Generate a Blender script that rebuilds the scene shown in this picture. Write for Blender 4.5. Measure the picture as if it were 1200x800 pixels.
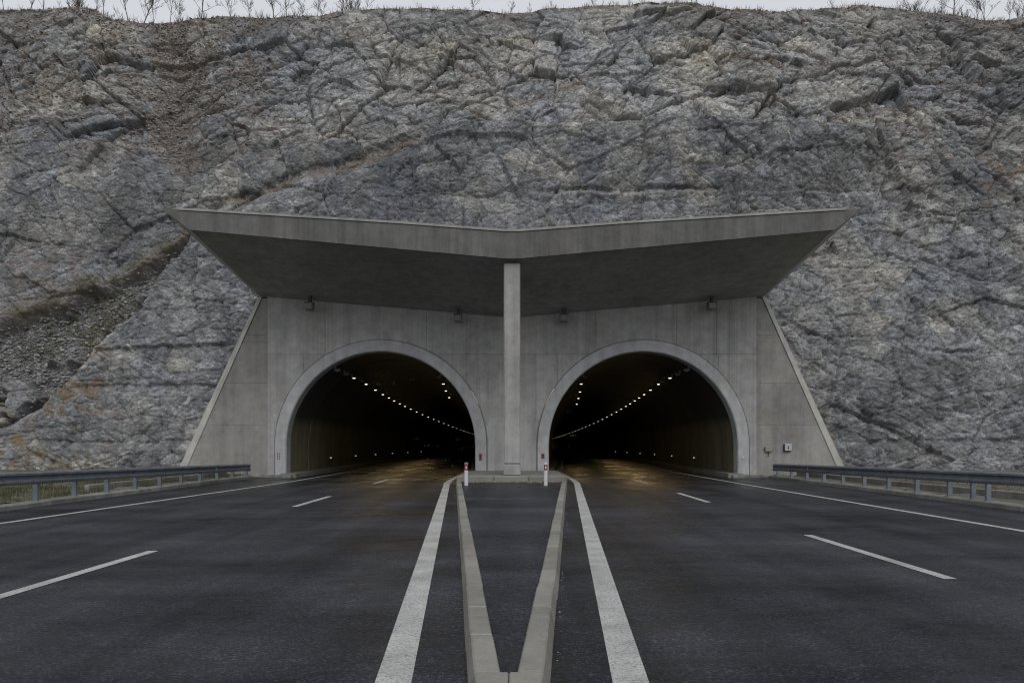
import bpy, bmesh, math, random
import numpy as np
from mathutils import Vector, Matrix

for o in list(bpy.data.objects):
    bpy.data.objects.remove(o)
random.seed(7)
R = math.radians
scene = bpy.context.scene
COL = scene.collection

# ------------------------------------------------------------------ camera
CAM_H = 1.6
FPX = 900.0                       # focal length in photo pixels (1200 wide)
HOR = 520.0                       # photo row of the horizon
cam_d = bpy.data.cameras.new('camera')
cam = bpy.data.objects.new('camera', cam_d)
COL.objects.link(cam)
cam.location = (0, 0, CAM_H)
cam.rotation_euler = (R(90), 0, 0)
cam_d.sensor_fit = 'HORIZONTAL'
cam_d.sensor_width = 36.0
cam_d.lens = 36.0 * FPX / 1200.0
cam_d.shift_y = (HOR - 400.0) / 1200.0
cam_d.clip_start = 0.1
cam_d.clip_end = 5000
scene.camera = cam

# ------------------------------------------------------------------ sky, sun, exposure
SUN_EL, SUN_AZ = 46.0, 170.0      # azimuth measured from +Y, clockwise: high, behind the camera
world = bpy.data.worlds.new('World')
scene.world = world
world.use_nodes = True
wn, wl = world.node_tree.nodes, world.node_tree.links
wn.clear()
w_out = wn.new('ShaderNodeOutputWorld')
w_bg = wn.new('ShaderNodeBackground')
w_sky = wn.new('ShaderNodeTexSky')
w_sky.sky_type = 'NISHITA'
w_sky.sun_disc = False
w_sky.sun_elevation = R(SUN_EL)
w_sky.sun_rotation = R(SUN_AZ)
w_sky.air_density = 1.2
w_sky.dust_density = 6.0
w_hsv = wn.new('ShaderNodeHueSaturation')
w_hsv.inputs['Saturation'].default_value = 0.12
w_mix = wn.new('ShaderNodeMix')
w_mix.data_type = 'RGBA'
w_mix.inputs[0].default_value = 0.72          # even cloud cover over the clear sky
w_mix.inputs[7].default_value = (7.9, 8.2, 8.75, 1)
wl.new(w_sky.outputs[0], w_hsv.inputs['Color'])
wl.new(w_hsv.outputs[0], w_mix.inputs[6])
wl.new(w_mix.outputs[2], w_bg.inputs['Color'])
w_bg.inputs['Strength'].default_value = 0.10
wl.new(w_bg.outputs[0], w_out.inputs['Surface'])

sun_d = bpy.data.lights.new('sun', 'SUN')
sun_d.energy = 0.8
sun_d.angle = R(45)
sun_d.color = (1.0, 0.98, 0.95)
sun = bpy.data.objects.new('sun', sun_d)
COL.objects.link(sun)
_sd = Vector((math.sin(R(SUN_AZ)) * math.cos(R(SUN_EL)), math.cos(R(SUN_AZ)) * math.cos(R(SUN_EL)), math.sin(R(SUN_EL))))
sun.rotation_euler = (-_sd).to_track_quat('-Z', 'Y').to_euler()
sun.location = (0, -20, 60)

vs = scene.view_settings
vs.view_transform = 'Standard'
vs.look = 'None'
vs.exposure = 0.0
vs.gamma = 1.0
vs.use_curve_mapping = False
scene.render.engine = 'CYCLES'
scene.cycles.use_denoising = True
scene.cycles.denoiser = 'OPENIMAGEDENOISE'
scene.cycles.denoising_input_passes = 'RGB_ALBEDO_NORMAL'
scene.cycles.denoising_prefilter = 'NONE'      # keep the grain of rock and asphalt
scene.cycles.filter_width = 1.15
scene.cycles.use_adaptive_sampling = False
scene.cycles.max_bounces = 5
scene.cycles.diffuse_bounces = 3
scene.cycles.glossy_bounces = 2
scene.cycles.sample_clamp_indirect = 2.0
scene.cycles.caustics_reflective = False
scene.cycles.caustics_refractive = False

# ------------------------------------------------------------------ helpers
def obj(name, me, mat=None, parent=None, kind=None, label=None, cat=None, group=None):
    o = bpy.data.objects.new(name, me)
    COL.objects.link(o)
    if mat is not None and me is not None and len(me.materials) == 0:
        me.materials.append(mat)
    if parent is not None:
        o.parent = parent
    if kind: o['kind'] = kind
    if label: o['label'] = label
    if cat: o['category'] = cat
    if group: o['group'] = group
    return o

def empty(name, loc=(0, 0, 0), **kw):
    o = obj(name, None, **kw)
    o.empty_display_size = 0.3
    o.location = loc
    return o

class MB:
    """collects verts / faces of one mesh"""
    def __init__(s):
        s.v, s.f = [], []
    def box(s, x0, x1, y0, y1, z0, z1):
        b = len(s.v)
        s.v += [(x0,y0,z0),(x1,y0,z0),(x1,y1,z0),(x0,y1,z0),(x0,y0,z1),(x1,y0,z1),(x1,y1,z1),(x0,y1,z1)]
        s.f += [tuple(b+i for i in q) for q in ((3,2,1,0),(4,5,6,7),(0,1,5,4),(1,2,6,5),(2,3,7,6),(3,0,4,7))]
        return s
    def hexa(s, p):                     # 8 points, bottom 4 then top 4, anticlockwise from above
        b = len(s.v)
        s.v += [tuple(q) for q in p]
        s.f += [tuple(b+i for i in q) for q in ((3,2,1,0),(4,5,6,7),(0,1,5,4),(1,2,6,5),(2,3,7,6),(3,0,4,7))]
        return s
    def prism(s, poly, axis, a, b):     # 2-D outline swept along an axis ('x': (y,z), 'y': (x,z), 'z': (x,y))
        n, k = len(poly), len(s.v)
        def pt(p, t):
            return {'x': (t, p[0], p[1]), 'y': (p[0], t, p[1]), 'z': (p[0], p[1], t)}[axis]
        s.v += [pt(p, a) for p in poly] + [pt(p, b) for p in poly]
        s.f += [tuple(k+i for i in range(n)), tuple(k+n+i for i in reversed(range(n)))]
        s.f += [(k+i, k+n+i, k+n+(i+1) % n, k+(i+1) % n) for i in range(n)]
        return s
    def tube(s, pts, rad, n=6, cap=True):
        k = len(s.v)
        m = len(pts)
        for i, p in enumerate(pts):
            p = Vector(p)
            d = (Vector(pts[min(i+1, m-1)]) - Vector(pts[max(i-1, 0)])).normalized()
            up = Vector((0, 0, 1)) if abs(d.z) < .9 else Vector((0, 1, 0))
            a = d.cross(up).normalized(); c = d.cross(a)
            r = rad[i] if hasattr(rad, '__len__') else rad
            for j in range(n):
                t = 2*math.pi*j/n
                s.v.append(tuple(p + (a*math.cos(t) + c*math.sin(t))*r))
        for i in range(m-1):
            for j in range(n):
                s.f.append((k+i*n+j, k+i*n+(j+1) % n, k+(i+1)*n+(j+1) % n, k+(i+1)*n+j))
        if cap:
            s.f.append(tuple(k+j for j in reversed(range(n))))
            s.f.append(tuple(k+(m-1)*n+j for j in range(n)))
        return s
    def mesh(s, name, bevel=0, smooth=False, fix=True):
        me = bpy.data.meshes.new(name)
        me.from_pydata(s.v, [], s.f)
        if fix or bevel:
            bm = bmesh.new(); bm.from_mesh(me)
            if fix: bmesh.ops.recalc_face_normals(bm, faces=bm.faces)
            if bevel:
                bmesh.ops.bevel(bm, geom=list(bm.edges), offset=bevel, segments=1, affect='EDGES', profile=.5)
            bm.to_mesh(me); bm.free()
        if smooth:
            me.polygons.foreach_set('use_smooth', [True]*len(me.polygons))
        me.update()
        return me

def np_mesh(name, V, F, smooth=True):
    """V (n,3) array, F (m,k) array of equal-sized faces"""
    me = bpy.data.meshes.new(name)
    V = np.ascontiguousarray(V, dtype=np.float32); F = np.ascontiguousarray(F, dtype=np.int32)
    m, k = F.shape
    me.vertices.add(len(V)); me.vertices.foreach_set('co', V.ravel())
    me.loops.add(m*k); me.loops.foreach_set('vertex_index', F.ravel())
    me.polygons.add(m)
    me.polygons.foreach_set('loop_start', np.arange(0, m*k, k, dtype=np.int32))
    if smooth:
        me.polygons.foreach_set('use_smooth', np.ones(m, dtype=bool))
    me.update(calc_edges=True)
    return me

# numpy noise ------------------------------------------------------
def h2(ix, iy, seed):
    a = (ix.astype(np.int64) * 374761393 + iy.astype(np.int64) * 668265263 + seed * 2147483647 + 1013904223) & 0xFFFFFFFF
    a = ((a ^ (a >> 13)) * 1274126177) & 0xFFFFFFFF
    a = ((a ^ (a >> 16)) * 2246822519) & 0xFFFFFFFF
    a = a ^ (a >> 13)
    return (a & 0xFFFFFF).astype(np.float32) / 16777216.0

def vnoise(x, y, seed=0):
    ix, iy = np.floor(x), np.floor(y)
    fx, fy = x-ix, y-iy
    fx = fx*fx*(3-2*fx); fy = fy*fy*(3-2*fy)
    a, b = h2(ix, iy, seed), h2(ix+1, iy, seed)
    c, d = h2(ix, iy+1, seed), h2(ix+1, iy+1, seed)
    return (a+(b-a)*fx)*(1-fy) + (c+(d-c)*fx)*fy

def fbm(x, y, seed=0, oct=4, gain=.5):
    s, a, t = 0, 1, 0
    for i in range(oct):
        s = s + a*vnoise(x*2**i+17.3*i, y*2**i-9.1*i, seed+i); t += a; a *= gain
    return s/t

def worley(x, y, seed=0):
    ix, iy = np.floor(x), np.floor(y)
    f1 = np.full(x.shape, 9., np.float32); f2 = f1.copy()
    cx = np.zeros_like(f1); cy = np.zeros_like(f1); dx0 = np.zeros_like(f1); dy0 = np.zeros_like(f1)
    for i in (-1, 0, 1):
        for j in (-1, 0, 1):
            gx, gy = ix+i, iy+j
            dx = x-(gx+h2(gx, gy, seed)); dy = y-(gy+h2(gx, gy, seed+31))
            d = np.sqrt(dx*dx+dy*dy)
            near = d < f1
            f2 = np.where(near, f1, np.minimum(f2, d))
            f1 = np.where(near, d, f1)
            cx = np.where(near, gx, cx); cy = np.where(near, gy, cy)
            dx0 = np.where(near, dx, dx0); dy0 = np.where(near, dy, dy0)
    return f1, f2, h2(cx, cy, seed+57), h2(cx, cy, seed+71), h2(cx, cy, seed+93), dx0, dy0

def sstep(a, b, x):
    t = np.clip((x-a)/(b-a), 0, 1)
    return t*t*(3-2*t)

# ------------------------------------------------------------------ materials
class NT:
    def __init__(s, name):
        s.m = bpy.data.materials.new(name); s.m.use_nodes = True
        s.t = s.m.node_tree; s.n = s.t.nodes; s.l = s.t.links
        s.b = s.n['Principled BSDF']
        s.pos = s.n.new('ShaderNodeNewGeometry').outputs['Position']
    def inp(s, sock, v):
        if isinstance(v, bpy.types.NodeSocket): s.l.new(v, sock)
        elif v is not None: sock.default_value = v
    def map(s, scale=(1, 1, 1), rot=(0, 0, 0), src=None):
        q = s.n.new('ShaderNodeMapping'); q.inputs['Scale'].default_value = scale; q.inputs['Rotation'].default_value = rot
        s.l.new(src or s.pos, q.inputs['Vector']); return q.outputs[0]
    def noise(s, scale, detail=4, rough=.55, vec=None, dist=0):
        q = s.n.new('ShaderNodeTexNoise'); q.inputs['Scale'].default_value = scale; q.inputs['Detail'].default_value = detail
        q.inputs['Roughness'].default_value = rough; q.inputs['Distortion'].default_value = dist
        s.l.new(vec or s.pos, q.inputs['Vector']); return q.outputs['Fac']
    def voro(s, scale, vec=None, feature='F1', out='Distance'):
        q = s.n.new('ShaderNodeTexVoronoi'); q.feature = feature; q.inputs['Scale'].default_value = scale
        s.l.new(vec or s.pos, q.inputs['Vector']); return q.outputs[out]
    def ramp(s, fac, *stops):
        q = s.n.new('ShaderNodeValToRGB'); e = q.color_ramp.elements
        while len(e) < len(stops): e.new(.5)
        for i, (p, c) in enumerate(stops):
            e[i].position = p; e[i].color = (c, c, c, 1) if not hasattr(c, '__len__') else (*c, 1)
        s.l.new(fac, q.inputs[0]); return q.outputs[0]
    def mix(s, fac, a, b, mode='MIX'):
        q = s.n.new('ShaderNodeMix'); q.data_type = 'RGBA'; q.blend_type = mode
        def c(v): return v if isinstance(v, bpy.types.NodeSocket) else ((v, v, v, 1) if not hasattr(v, '__len__') else (*v[:3], 1))
        s.inp(q.inputs[0], fac); s.inp(q.inputs[6], c(a)); s.inp(q.inputs[7], c(b)); return q.outputs[2]
    def math(s, op, a, b=0, clamp=False):
        q = s.n.new('ShaderNodeMath'); q.operation = op; q.use_clamp = clamp
        s.inp(q.inputs[0], a); s.inp(q.inputs[1], b); return q.outputs[0]
    def bump(s, h, dist=.02, strength=1, prev=None):
        q = s.n.new('ShaderNodeBump'); q.inputs['Distance'].default_value = dist; q.inputs['Strength'].default_value = strength
        s.l.new(h, q.inputs['Height'])
        if prev: s.l.new(prev, q.inputs['Normal'])
        return q.outputs[0]
    def attr(s, name):
        q = s.n.new('ShaderNodeAttribute'); q.attribute_name = name
        sp = s.n.new('ShaderNodeSeparateColor'); s.l.new(q.outputs['Color'], sp.inputs[0]); return sp.outputs
    def xyz(s, vec=None):
        q = s.n.new('ShaderNodeSeparateXYZ'); s.l.new(vec or s.pos, q.inputs[0]); return q.outputs
    def rnd(s):
        return s.n.new('ShaderNodeObjectInfo').outputs['Random']
    def out(s, col=None, rough=None, normal=None, metal=None, spec=None):
        s.inp(s.b.inputs['Base Color'], col if not isinstance(col, tuple) else (*col, 1)); s.inp(s.b.inputs['Roughness'], rough)
        s.inp(s.b.inputs['Normal'], normal); s.inp(s.b.inputs['Metallic'], metal); s.inp(s.b.inputs['Specular IOR Level'], spec)
        return s.m

def simple(name, col, rough=.6, var=.25, scale=8, metal=0, bump=.0):
    t = NT(name)
    n = t.noise(scale, 5, .6)
    f = t.ramp(n, (.3, 1-var), (.7, 1+var*.4))
    c = t.mix(1, col, f, 'MULTIPLY')
    return t.out(c, rough, t.bump(n, bump) if bump else None, metal)

def concrete(name, col, boards=None, var=.3, streak=.35, piece=.94):
    """boards: None | 'v' vertical board marks | 'x' marks running along x"""
    t = NT(name)
    big = t.noise(.35, 5, .6)
    mid = t.noise(2.2, 6, .65)
    fine = t.noise(28, 4, .7)
    f = t.ramp(big, (.3, 1-var), (.72, 1.08))
    c = t.mix(1, col, f, 'MULTIPLY')
    c = t.mix(1, c, t.ramp(mid, (.3, .80), (.7, 1.10)), 'MULTIPLY')
    c = t.mix(1, c, t.ramp(fine, (.25, .86), (.75, 1.1)), 'MULTIPLY')
    st = t.noise(1.0, 5, .6, t.map((2.6, 2.6, .16)))
    c = t.mix(1, c, t.ramp(st, (.36, 1-streak), (.58, 1.02)), 'MULTIPLY')
    warm = t.noise(.6, 3, .5)
    c = t.mix(t.ramp(warm, (.42, 0.), (.7, .2)), c, t.mix(1, c, (1.1, 1.0, .84), 'MULTIPLY'))
    pin = t.voro(5.5)
    c = t.mix(t.ramp(pin, (.03, .55), (.07, 0.)), c, (.1, .1, .1))
    rv = t.rnd()
    c = t.mix(1, c, t.ramp(rv, (0., piece), (1., 2.-piece-.02)), 'MULTIPLY')
    nb = t.bump(fine, .006)
    if boards:
        sc = (9, 9, .05) if boards == 'v' else (.05, 7, 7)
        bd = t.noise(1.0, 2, .5, t.map(sc))
        c = t.mix(1, c, t.ramp(bd, (.3, .92), (.7, 1.04)), 'MULTIPLY')
        nb = t.bump(bd, .02, 1, nb)
    return t.out(c, .88, nb, spec=.3)

M = {}
M['concrete'] = concrete('cast concrete wall', (.46, .455, .45), 'v', .24, .16)
M['concrete_wing'] = concrete('weathered concrete', (.35, .342, .325), None, .28, .16)
M['concrete_ring'] = concrete('smooth pale concrete', (.48, .49, .50), None, .16, .14)
M['concrete_canopy'] = concrete('board marked concrete', (.165, .163, .158), 'v', .22, .25)
M['concrete_soffit'] = concrete('board marked soffit concrete', (.44, .44, .435), 'x', .25, .1)
M['concrete_column'] = concrete('column concrete', (.36, .355, .345), None, .15, .2)
M['concrete_coping'] = concrete('skylit raking coping', (.45, .435, .40), None, .15, .15)  # skylight on the upturned wing edge put into a paler colour
M['kerb'] = concrete('granite kerb', (.25, .24, .215), None, .25, .12, .85)
M['mortar'] = simple('mortar', (.40, .385, .35), .9, .3, 14)
M['edging'] = concrete('edging concrete', (.27, .265, .25), None, .35, .3, .86)
M['galv'] = simple('galvanised steel', (.20, .225, .25), .5, .3, 3, .5)
M['galv_dark'] = simple('weathered zinc', (.25, .28, .31), .55, .3, 6, .5)
M['white_plastic'] = simple('white plastic', (.58, .59, .60), .5, .15, 12)
M['red_plastic'] = simple('red reflector', (.22, .045, .045), .5, .2, 20)
M['sign_white'] = simple('dull white sign face', (.44, .45, .46), .5, .15, 12)
M['black_plastic'] = simple('black plastic', (.02, .02, .022), .5, .2, 20)
M['grey_paint'] = simple('grey painted metal', (.22, .22, .225), .5, .2, 15)
M['yellow_box'] = simple('faded yellow plastic', (.30, .275, .19), .6, .3, 18)

# asphalt -----------------------------------------------------------
def asphalt(name, base=.05):
    t = NT(name)
    x, y, z = t.xyz()
    grit = t.voro(52, None, 'F1', 'Color')
    gsep = t.n.new('ShaderNodeSeparateColor'); t.l.new(grit, gsep.inputs[0])
    g = t.ramp(gsep.outputs[0], (0., .38), (.75, 1.05), (1., 2.4))
    fine = t.noise(34, 4, .75)
    patch = t.noise(.32, 5, .6, t.map((.7, 1.4, 1)))
    streak = t.noise(1.0, 5, .62, t.map((.9, 2.6, 1)), 1.2)
    lane = t.noise(1.0, 3, .5, t.map((1.1, .05, 1)))
    c = t.mix(1, (base*.92, base*1.03, base*1.36), g, 'MULTIPLY')
    c = t.mix(1, c, t.ramp(fine, (.3, .6), (.7, 1.4)), 'MULTIPLY')
    c = t.mix(1, c, t.ramp(patch, (.3, .55), (.7, 1.4)), 'MULTIPLY')
    c = t.mix(1, c, t.ramp(streak, (.34, .62), (.58, 1.12)), 'MULTIPLY')
    c = t.mix(1, c, t.ramp(lane, (.35, .70), (.65, 1.25)), 'MULTIPLY')
    # rain carried in by the traffic: wetter towards and in the tunnel mouths
    wet = t.math('MULTIPLY', t.ramp(t.math('MULTIPLY', y, .02), (.42, 0.), (.68, 1.)), t.ramp(t.noise(.5, 4, .6, t.map((1.3, .5, 1))), (.36, 0.), (.6, 1.)))
    wet = t.math('MAXIMUM', wet, t.math('MULTIPLY', t.ramp(streak, (.36, .6), (.52, 0.)), .8))
    c = t.mix(wet, c, t.mix(1, c, .62, 'MULTIPLY'))
    r = t.math('SUBTRACT', t.ramp(patch, (.3, .40), (.7, .62)), t.math('MULTIPLY', wet, .24))
    h = t.math('ADD', t.math('MULTIPLY', gsep.outputs[0], .6), fine)
    hb = t.math('MULTIPLY', h, t.math('SUBTRACT', 1.0, t.math('MULTIPLY', wet, .88)))
    sp = t.math('MULTIPLY', t.ramp(patch, (.32, .06), (.68, .52)), t.ramp(lane, (.35, .55), (.65, 1.15)))
    sp = t.math('ADD', sp, t.math('MULTIPLY', wet, .3))
    return t.out(c, r, t.bump(hb, .008), spec=sp)
M['asphalt'] = asphalt('damp asphalt', .022)
M['asphalt_island'] = asphalt('island asphalt', .027)

def paint():
    t = NT('worn white road paint')
    n = t.noise(38, 5, .8); m = t.noise(1.6, 5, .6); p = t.voro(48)
    c = t.mix(t.ramp(n, (.36, .85), (.52, 0.)), (.47, .465, .45), (.10, .10, .105))
    c = t.mix(1, c, t.ramp(m, (.3, .62), (.7, 1.08)), 'MULTIPLY')
    c = t.mix(t.ramp(p, (.12, .5), (.3, 0.)), c, (.3, .3, .3))
    return t.out(c, .7, t.bump(n, .004))
M['paint'] = paint()

# rock --------------------------------------------------------------
def rock():
    t = NT('fractured limestone')
    a = t.attr('mask_a'); b = t.attr('mask_b')     # soil, rust, moss | tan, seep, tone
    warp = t.noise(1.1, 3, .6)
    wv = t.n.new('ShaderNodeVectorMath'); wv.operation = 'ADD'
    t.l.new(t.pos, wv.inputs[0])
    wc = t.n.new('ShaderNodeCombineXYZ')
    for i in range(3): t.l.new(t.math('MULTIPLY', warp, .22), wc.inputs[i])
    t.l.new(wc.outputs[0], wv.inputs[1])
    wp = wv.outputs[0]
    def cellv(sc, vec):
        q = t.n.new('ShaderNodeSeparateColor'); t.l.new(t.voro(sc, vec, 'F1', 'Color'), q.inputs[0]); return q.outputs
    v1 = cellv(1.0, t.map((1.2, 1.2, 1.9), (0, .5, 0), wp))
    v2 = cellv(1.0, t.map((3.6, 3.6, 6.5), (0, .7, 0), wp))
    v3 = cellv(1.0, t.map((9, 9, 15), (0, -.4, 0), wp))
    fine = t.noise(14, 5, .7)
    big = t.noise(.16, 4, .6)
    c = t.mix(t.ramp(big, (.35, 0.), (.65, 1.)), (.215, .225, .243), (.272, .269, .26))
    c = t.mix(1, c, t.ramp(b[2], (0., .55), (.5, 1.), (1., 1.5)), 'MULTIPLY')
    c = t.mix(1, c, t.ramp(v1[0], (0., .80), (1., 1.2)), 'MULTIPLY')
    c = t.mix(1, c, t.ramp(v2[0], (0., .76), (.7, 1.03), (1., 1.24)), 'MULTIPLY')
    c = t.mix(1, c, t.ramp(v3[1], (0., .72), (.75, 1.04), (1., 1.32)), 'MULTIPLY')
    c = t.mix(1, c, t.ramp(fine, (.25, .72), (.75, 1.22)), 'MULTIPLY')
    c = t.mix(t.math('MULTIPLY', b[0], .75), c, t.mix(1, c, (1.15, 1.06, .90), 'MULTIPLY'))
    c = t.mix(t.math('MULTIPLY', b[1], .8), c, t.mix(1, c, (.62, .645, .70), 'MULTIPLY'))
    c = t.mix(t.math('MULTIPLY', a[1], .85), c, t.mix(fine, (.11, .07, .04), (.26, .17, .085)))
    c = t.mix(t.math('MULTIPLY', a[0], t.ramp(v3[0], (.25, .95), (.8, .25))), c, t.mix(fine, (.11, .083, .066), (.25, .195, .155)))
    c = t.mix(t.math('MULTIPLY', a[2], .8), c, t.mix(fine, (.03, .035, .015), (.10, .105, .045)))
    n1 = t.bump(v2[1], .03, .7)
    n2 = t.bump(v3[2], .015, .7, n1)
    n3 = t.bump(fine, .012, .8, n2)
    r = t.math('SUBTRACT', .92, t.math('MULTIPLY', b[1], .3))
    return t.out(c, r, n3, spec=.25)
M['rock'] = rock()
M['stone'] = simple('loose limestone', (.33, .33, .335), .9, .5, 4)
M['grass_dry'] = simple('dry heather and grass', (.165, .135, .105), .9, .6, 1.2)
M['grass_verge'] = simple('verge grass', (.085, .09, .035), .9, .6, 2.5)
M['bark'] = simple('bare bark', (.10, .092, .088), .9, .4, 6)
def soilmat():
    t = NT('verge soil and gravel')
    n = t.noise(.8, 5, .6); f = t.noise(9, 4, .7)
    c = t.mix(t.ramp(n, (.4, 0.), (.6, 1.)), t.mix(f, (.05, .052, .025), (.11, .11, .05)), t.mix(f, (.07, .065, .055), (.2, .19, .175)))
    return t.out(c, .95, t.bump(f, .05))
M['soil'] = soilmat()
def lining():
    t = NT('two-tone tunnel lining')
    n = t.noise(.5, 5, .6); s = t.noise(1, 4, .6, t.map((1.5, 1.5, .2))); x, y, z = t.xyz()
    c = t.mix(t.ramp(t.math('MULTIPLY', z, .2), (.50, 0.), (.60, 1.)), (.20, .19, .12), (.05, .05, .046))  # olive low on the wall, near black above
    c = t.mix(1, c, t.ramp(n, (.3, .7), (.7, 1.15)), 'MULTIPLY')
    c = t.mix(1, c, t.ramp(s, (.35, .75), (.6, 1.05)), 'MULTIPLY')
    return t.out(c, .6, spec=.35)
M['lining'] = lining()
def emit(name, col, st):
    t = NT(name); t.b.inputs['Emission Color'].default_value = (*col, 1); t.b.inputs['Emission Strength'].default_value = st
    return t.out((.5, .5, .5), .5)
M['lamp_on'] = emit('lit lamp glass', (1., .88, .62), 2.6)
M['lamp_off'] = simple('lamp glass', (.42, .43, .45), .3, .1)
M['marker_on'] = emit('lit marker', (1., .95, .85), .4)

# ------------------------------------------------------------------ layout numbers (metres, camera foot at the origin, +Y into the picture)
D_WALL = 37.0
ARC_X, ARC_Z, R_IN, R_OUT = 6.31, 1.5, 4.54, 5.09
LEN_T = 440.0

def t_shift(side, y):                      # how far a tunnel's axis has swung outwards at y
    t = max(0.0, y-44.0)
    if side > 0: return 4.5*(1-math.exp(-t/70)) + .018*t
    return 2.2*(1-math.exp(-t/35)) + .004*t
def t_z(y):
    return -.004*max(0.0, y-44.0)
def t_x(side, lat, y):
    return side*(lat + t_shift(side, y))

# ------------------------------------------------------------------ ground sheet
g = MB(); g.v = [(-2500, -2500, -.06), (2500, -2500, -.06), (2500, 60, -.06), (-2500, 60, -.06)]; g.f = [(0, 1, 2, 3)]
obj('ground', g.mesh('ground'), M['soil'], kind='structure')

# verges with uneven turf
for side in (-1, 1):
    xs = np.concatenate([np.arange(12.62, 20, .25), np.arange(20, 70, 1.2)]); ys = np.arange(-30, 41, .3)
    X, Y = np.meshgrid(xs, ys)
    Z = .10 + .10*(fbm(X*.8, Y*.8, 5+side)-.5) + .08*(fbm(X*3, Y*3, 9)-.5) + .02*np.maximum(0, X-14)
    V = np.stack([side*X.ravel(), Y.ravel(), Z.ravel()], 1)
    n, m = X.shape
    I = (np.arange(n-1)[:, None]*m+np.arange(m-1)).ravel()
    F = np.stack([I, I+1, I+m+1, I+m], 1)
    if side < 0: F = F[:, ::-1]
    obj('verge', np_mesh('verge', V, F), M['soil'], kind='structure')

# ------------------------------------------------------------------ road
rv, rf = [], []
def strip(pa, pb):                          # two polylines of equal length -> quads
    k = len(rv)
    for a, b in zip(pa, pb): rv.extend([a, b])
    for i in range(len(pa)-1): rf.append((k+2*i, k+2*i+1, k+2*i+3, k+2*i+2))
strip([(-12.62, -60, 0), (-12.62, 36.97, 0)], [(12.62, -60, 0), (12.62, 36.97, 0)])
for side in (-1, 1):
    ys = [36.97, 40, 44] + [44+4*i for i in range(1, 25)] + [144+10*i for i in range(0, 36)]
    strip([(t_x(side, 1.5, y), y, t_z(y)) for y in ys], [(t_x(side, 11.2, y), y, t_z(y)) for y in ys])
me = bpy.data.meshes.new('road'); me.from_pydata(rv, [], rf)
bm = bmesh.new(); bm.from_mesh(me); bmesh.ops.recalc_face_normals(bm, faces=bm.faces)
for f in bm.faces:
    if f.normal.z < 0: f.normal_flip()
bm.to_mesh(me); bm.free()
road = obj('road', me, M['asphalt'], kind='structure')

def ribbon(name, pts, w, z=.004, parent=road):
    """pts: (x, y) centre line, painted width w measured across x"""
    v, f = [], []
    for (x, y, zz) in pts: v += [(x-w/2, y, zz+z), (x+w/2, y, zz+z)]
    for i in range(len(pts)-1): f.append((2*i, 2*i+1, 2*i+3, 2*i+2))
    m = bpy.data.meshes.new(name); m.from_pydata(v, [], f)
    return obj(name, m, M['paint'], parent)
ty = [44+5*i for i in range(0, 41)]
for side in (-1, 1):
    outer = [(-20, 12.2), (15.5, 10.3), (31.3, 9.42), (37, 9.35)] if side < 0 else [(-20, 9.9), (14.1, 9.4), (30.6, 9.2), (37, 9.2)]
    lat0 = outer[-1][1]
    ribbon('edge_line', [(side*l, y, 0) for y, l in outer] + [(t_x(side, lat0, y), y, t_z(y)) for y in ty], .17)
    inner = [(-12, -.41), (5.14, .795), (31.0, 2.62), (33, 2.68)]
    ribbon('inner_edge_line', [(side*l, y, 0) for y, l in inner] + [(t_x(side, 2.68, y), y, t_z(y)) for y in ty], .25) if False else None
    v = [(side*.02, -8.0, 0)]
    ribbon('inner_edge_line', [(side*.44, 0.1, 0), (side*.797, 5.14, 0), (side*2.64, 31.2, 0), (side*2.70, 33.4, 0)] + [(t_x(side, 2.70, y), y, t_z(y)) for y in ty], .245)
    starts = [7.6, 19.6, 30.8, 42.2] if side < 0 else [9.1, 21.1, 31.2, 42.6]
    starts = [starts[0]-12] + starts + [starts[-1]+11.6*i for i in range(1, 12)]
    for s0 in starts:
        s1 = s0+(4.4 if 5 < s0 < 12 and side > 0 else 3.9)
        def dl(y):
            if side < 0: return float(np.interp(y, [11.4, 20], [5.37, 5.57]))
            return float(np.interp(y, [13.5, 21, 30], [5.20, 5.40, 5.45]))
        ribbon('lane_dash', [(t_x(side, dl(s0), s0), s0, t_z(s0)), (t_x(side, dl(s1), s1), s1, t_z(s1))], .16)

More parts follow.
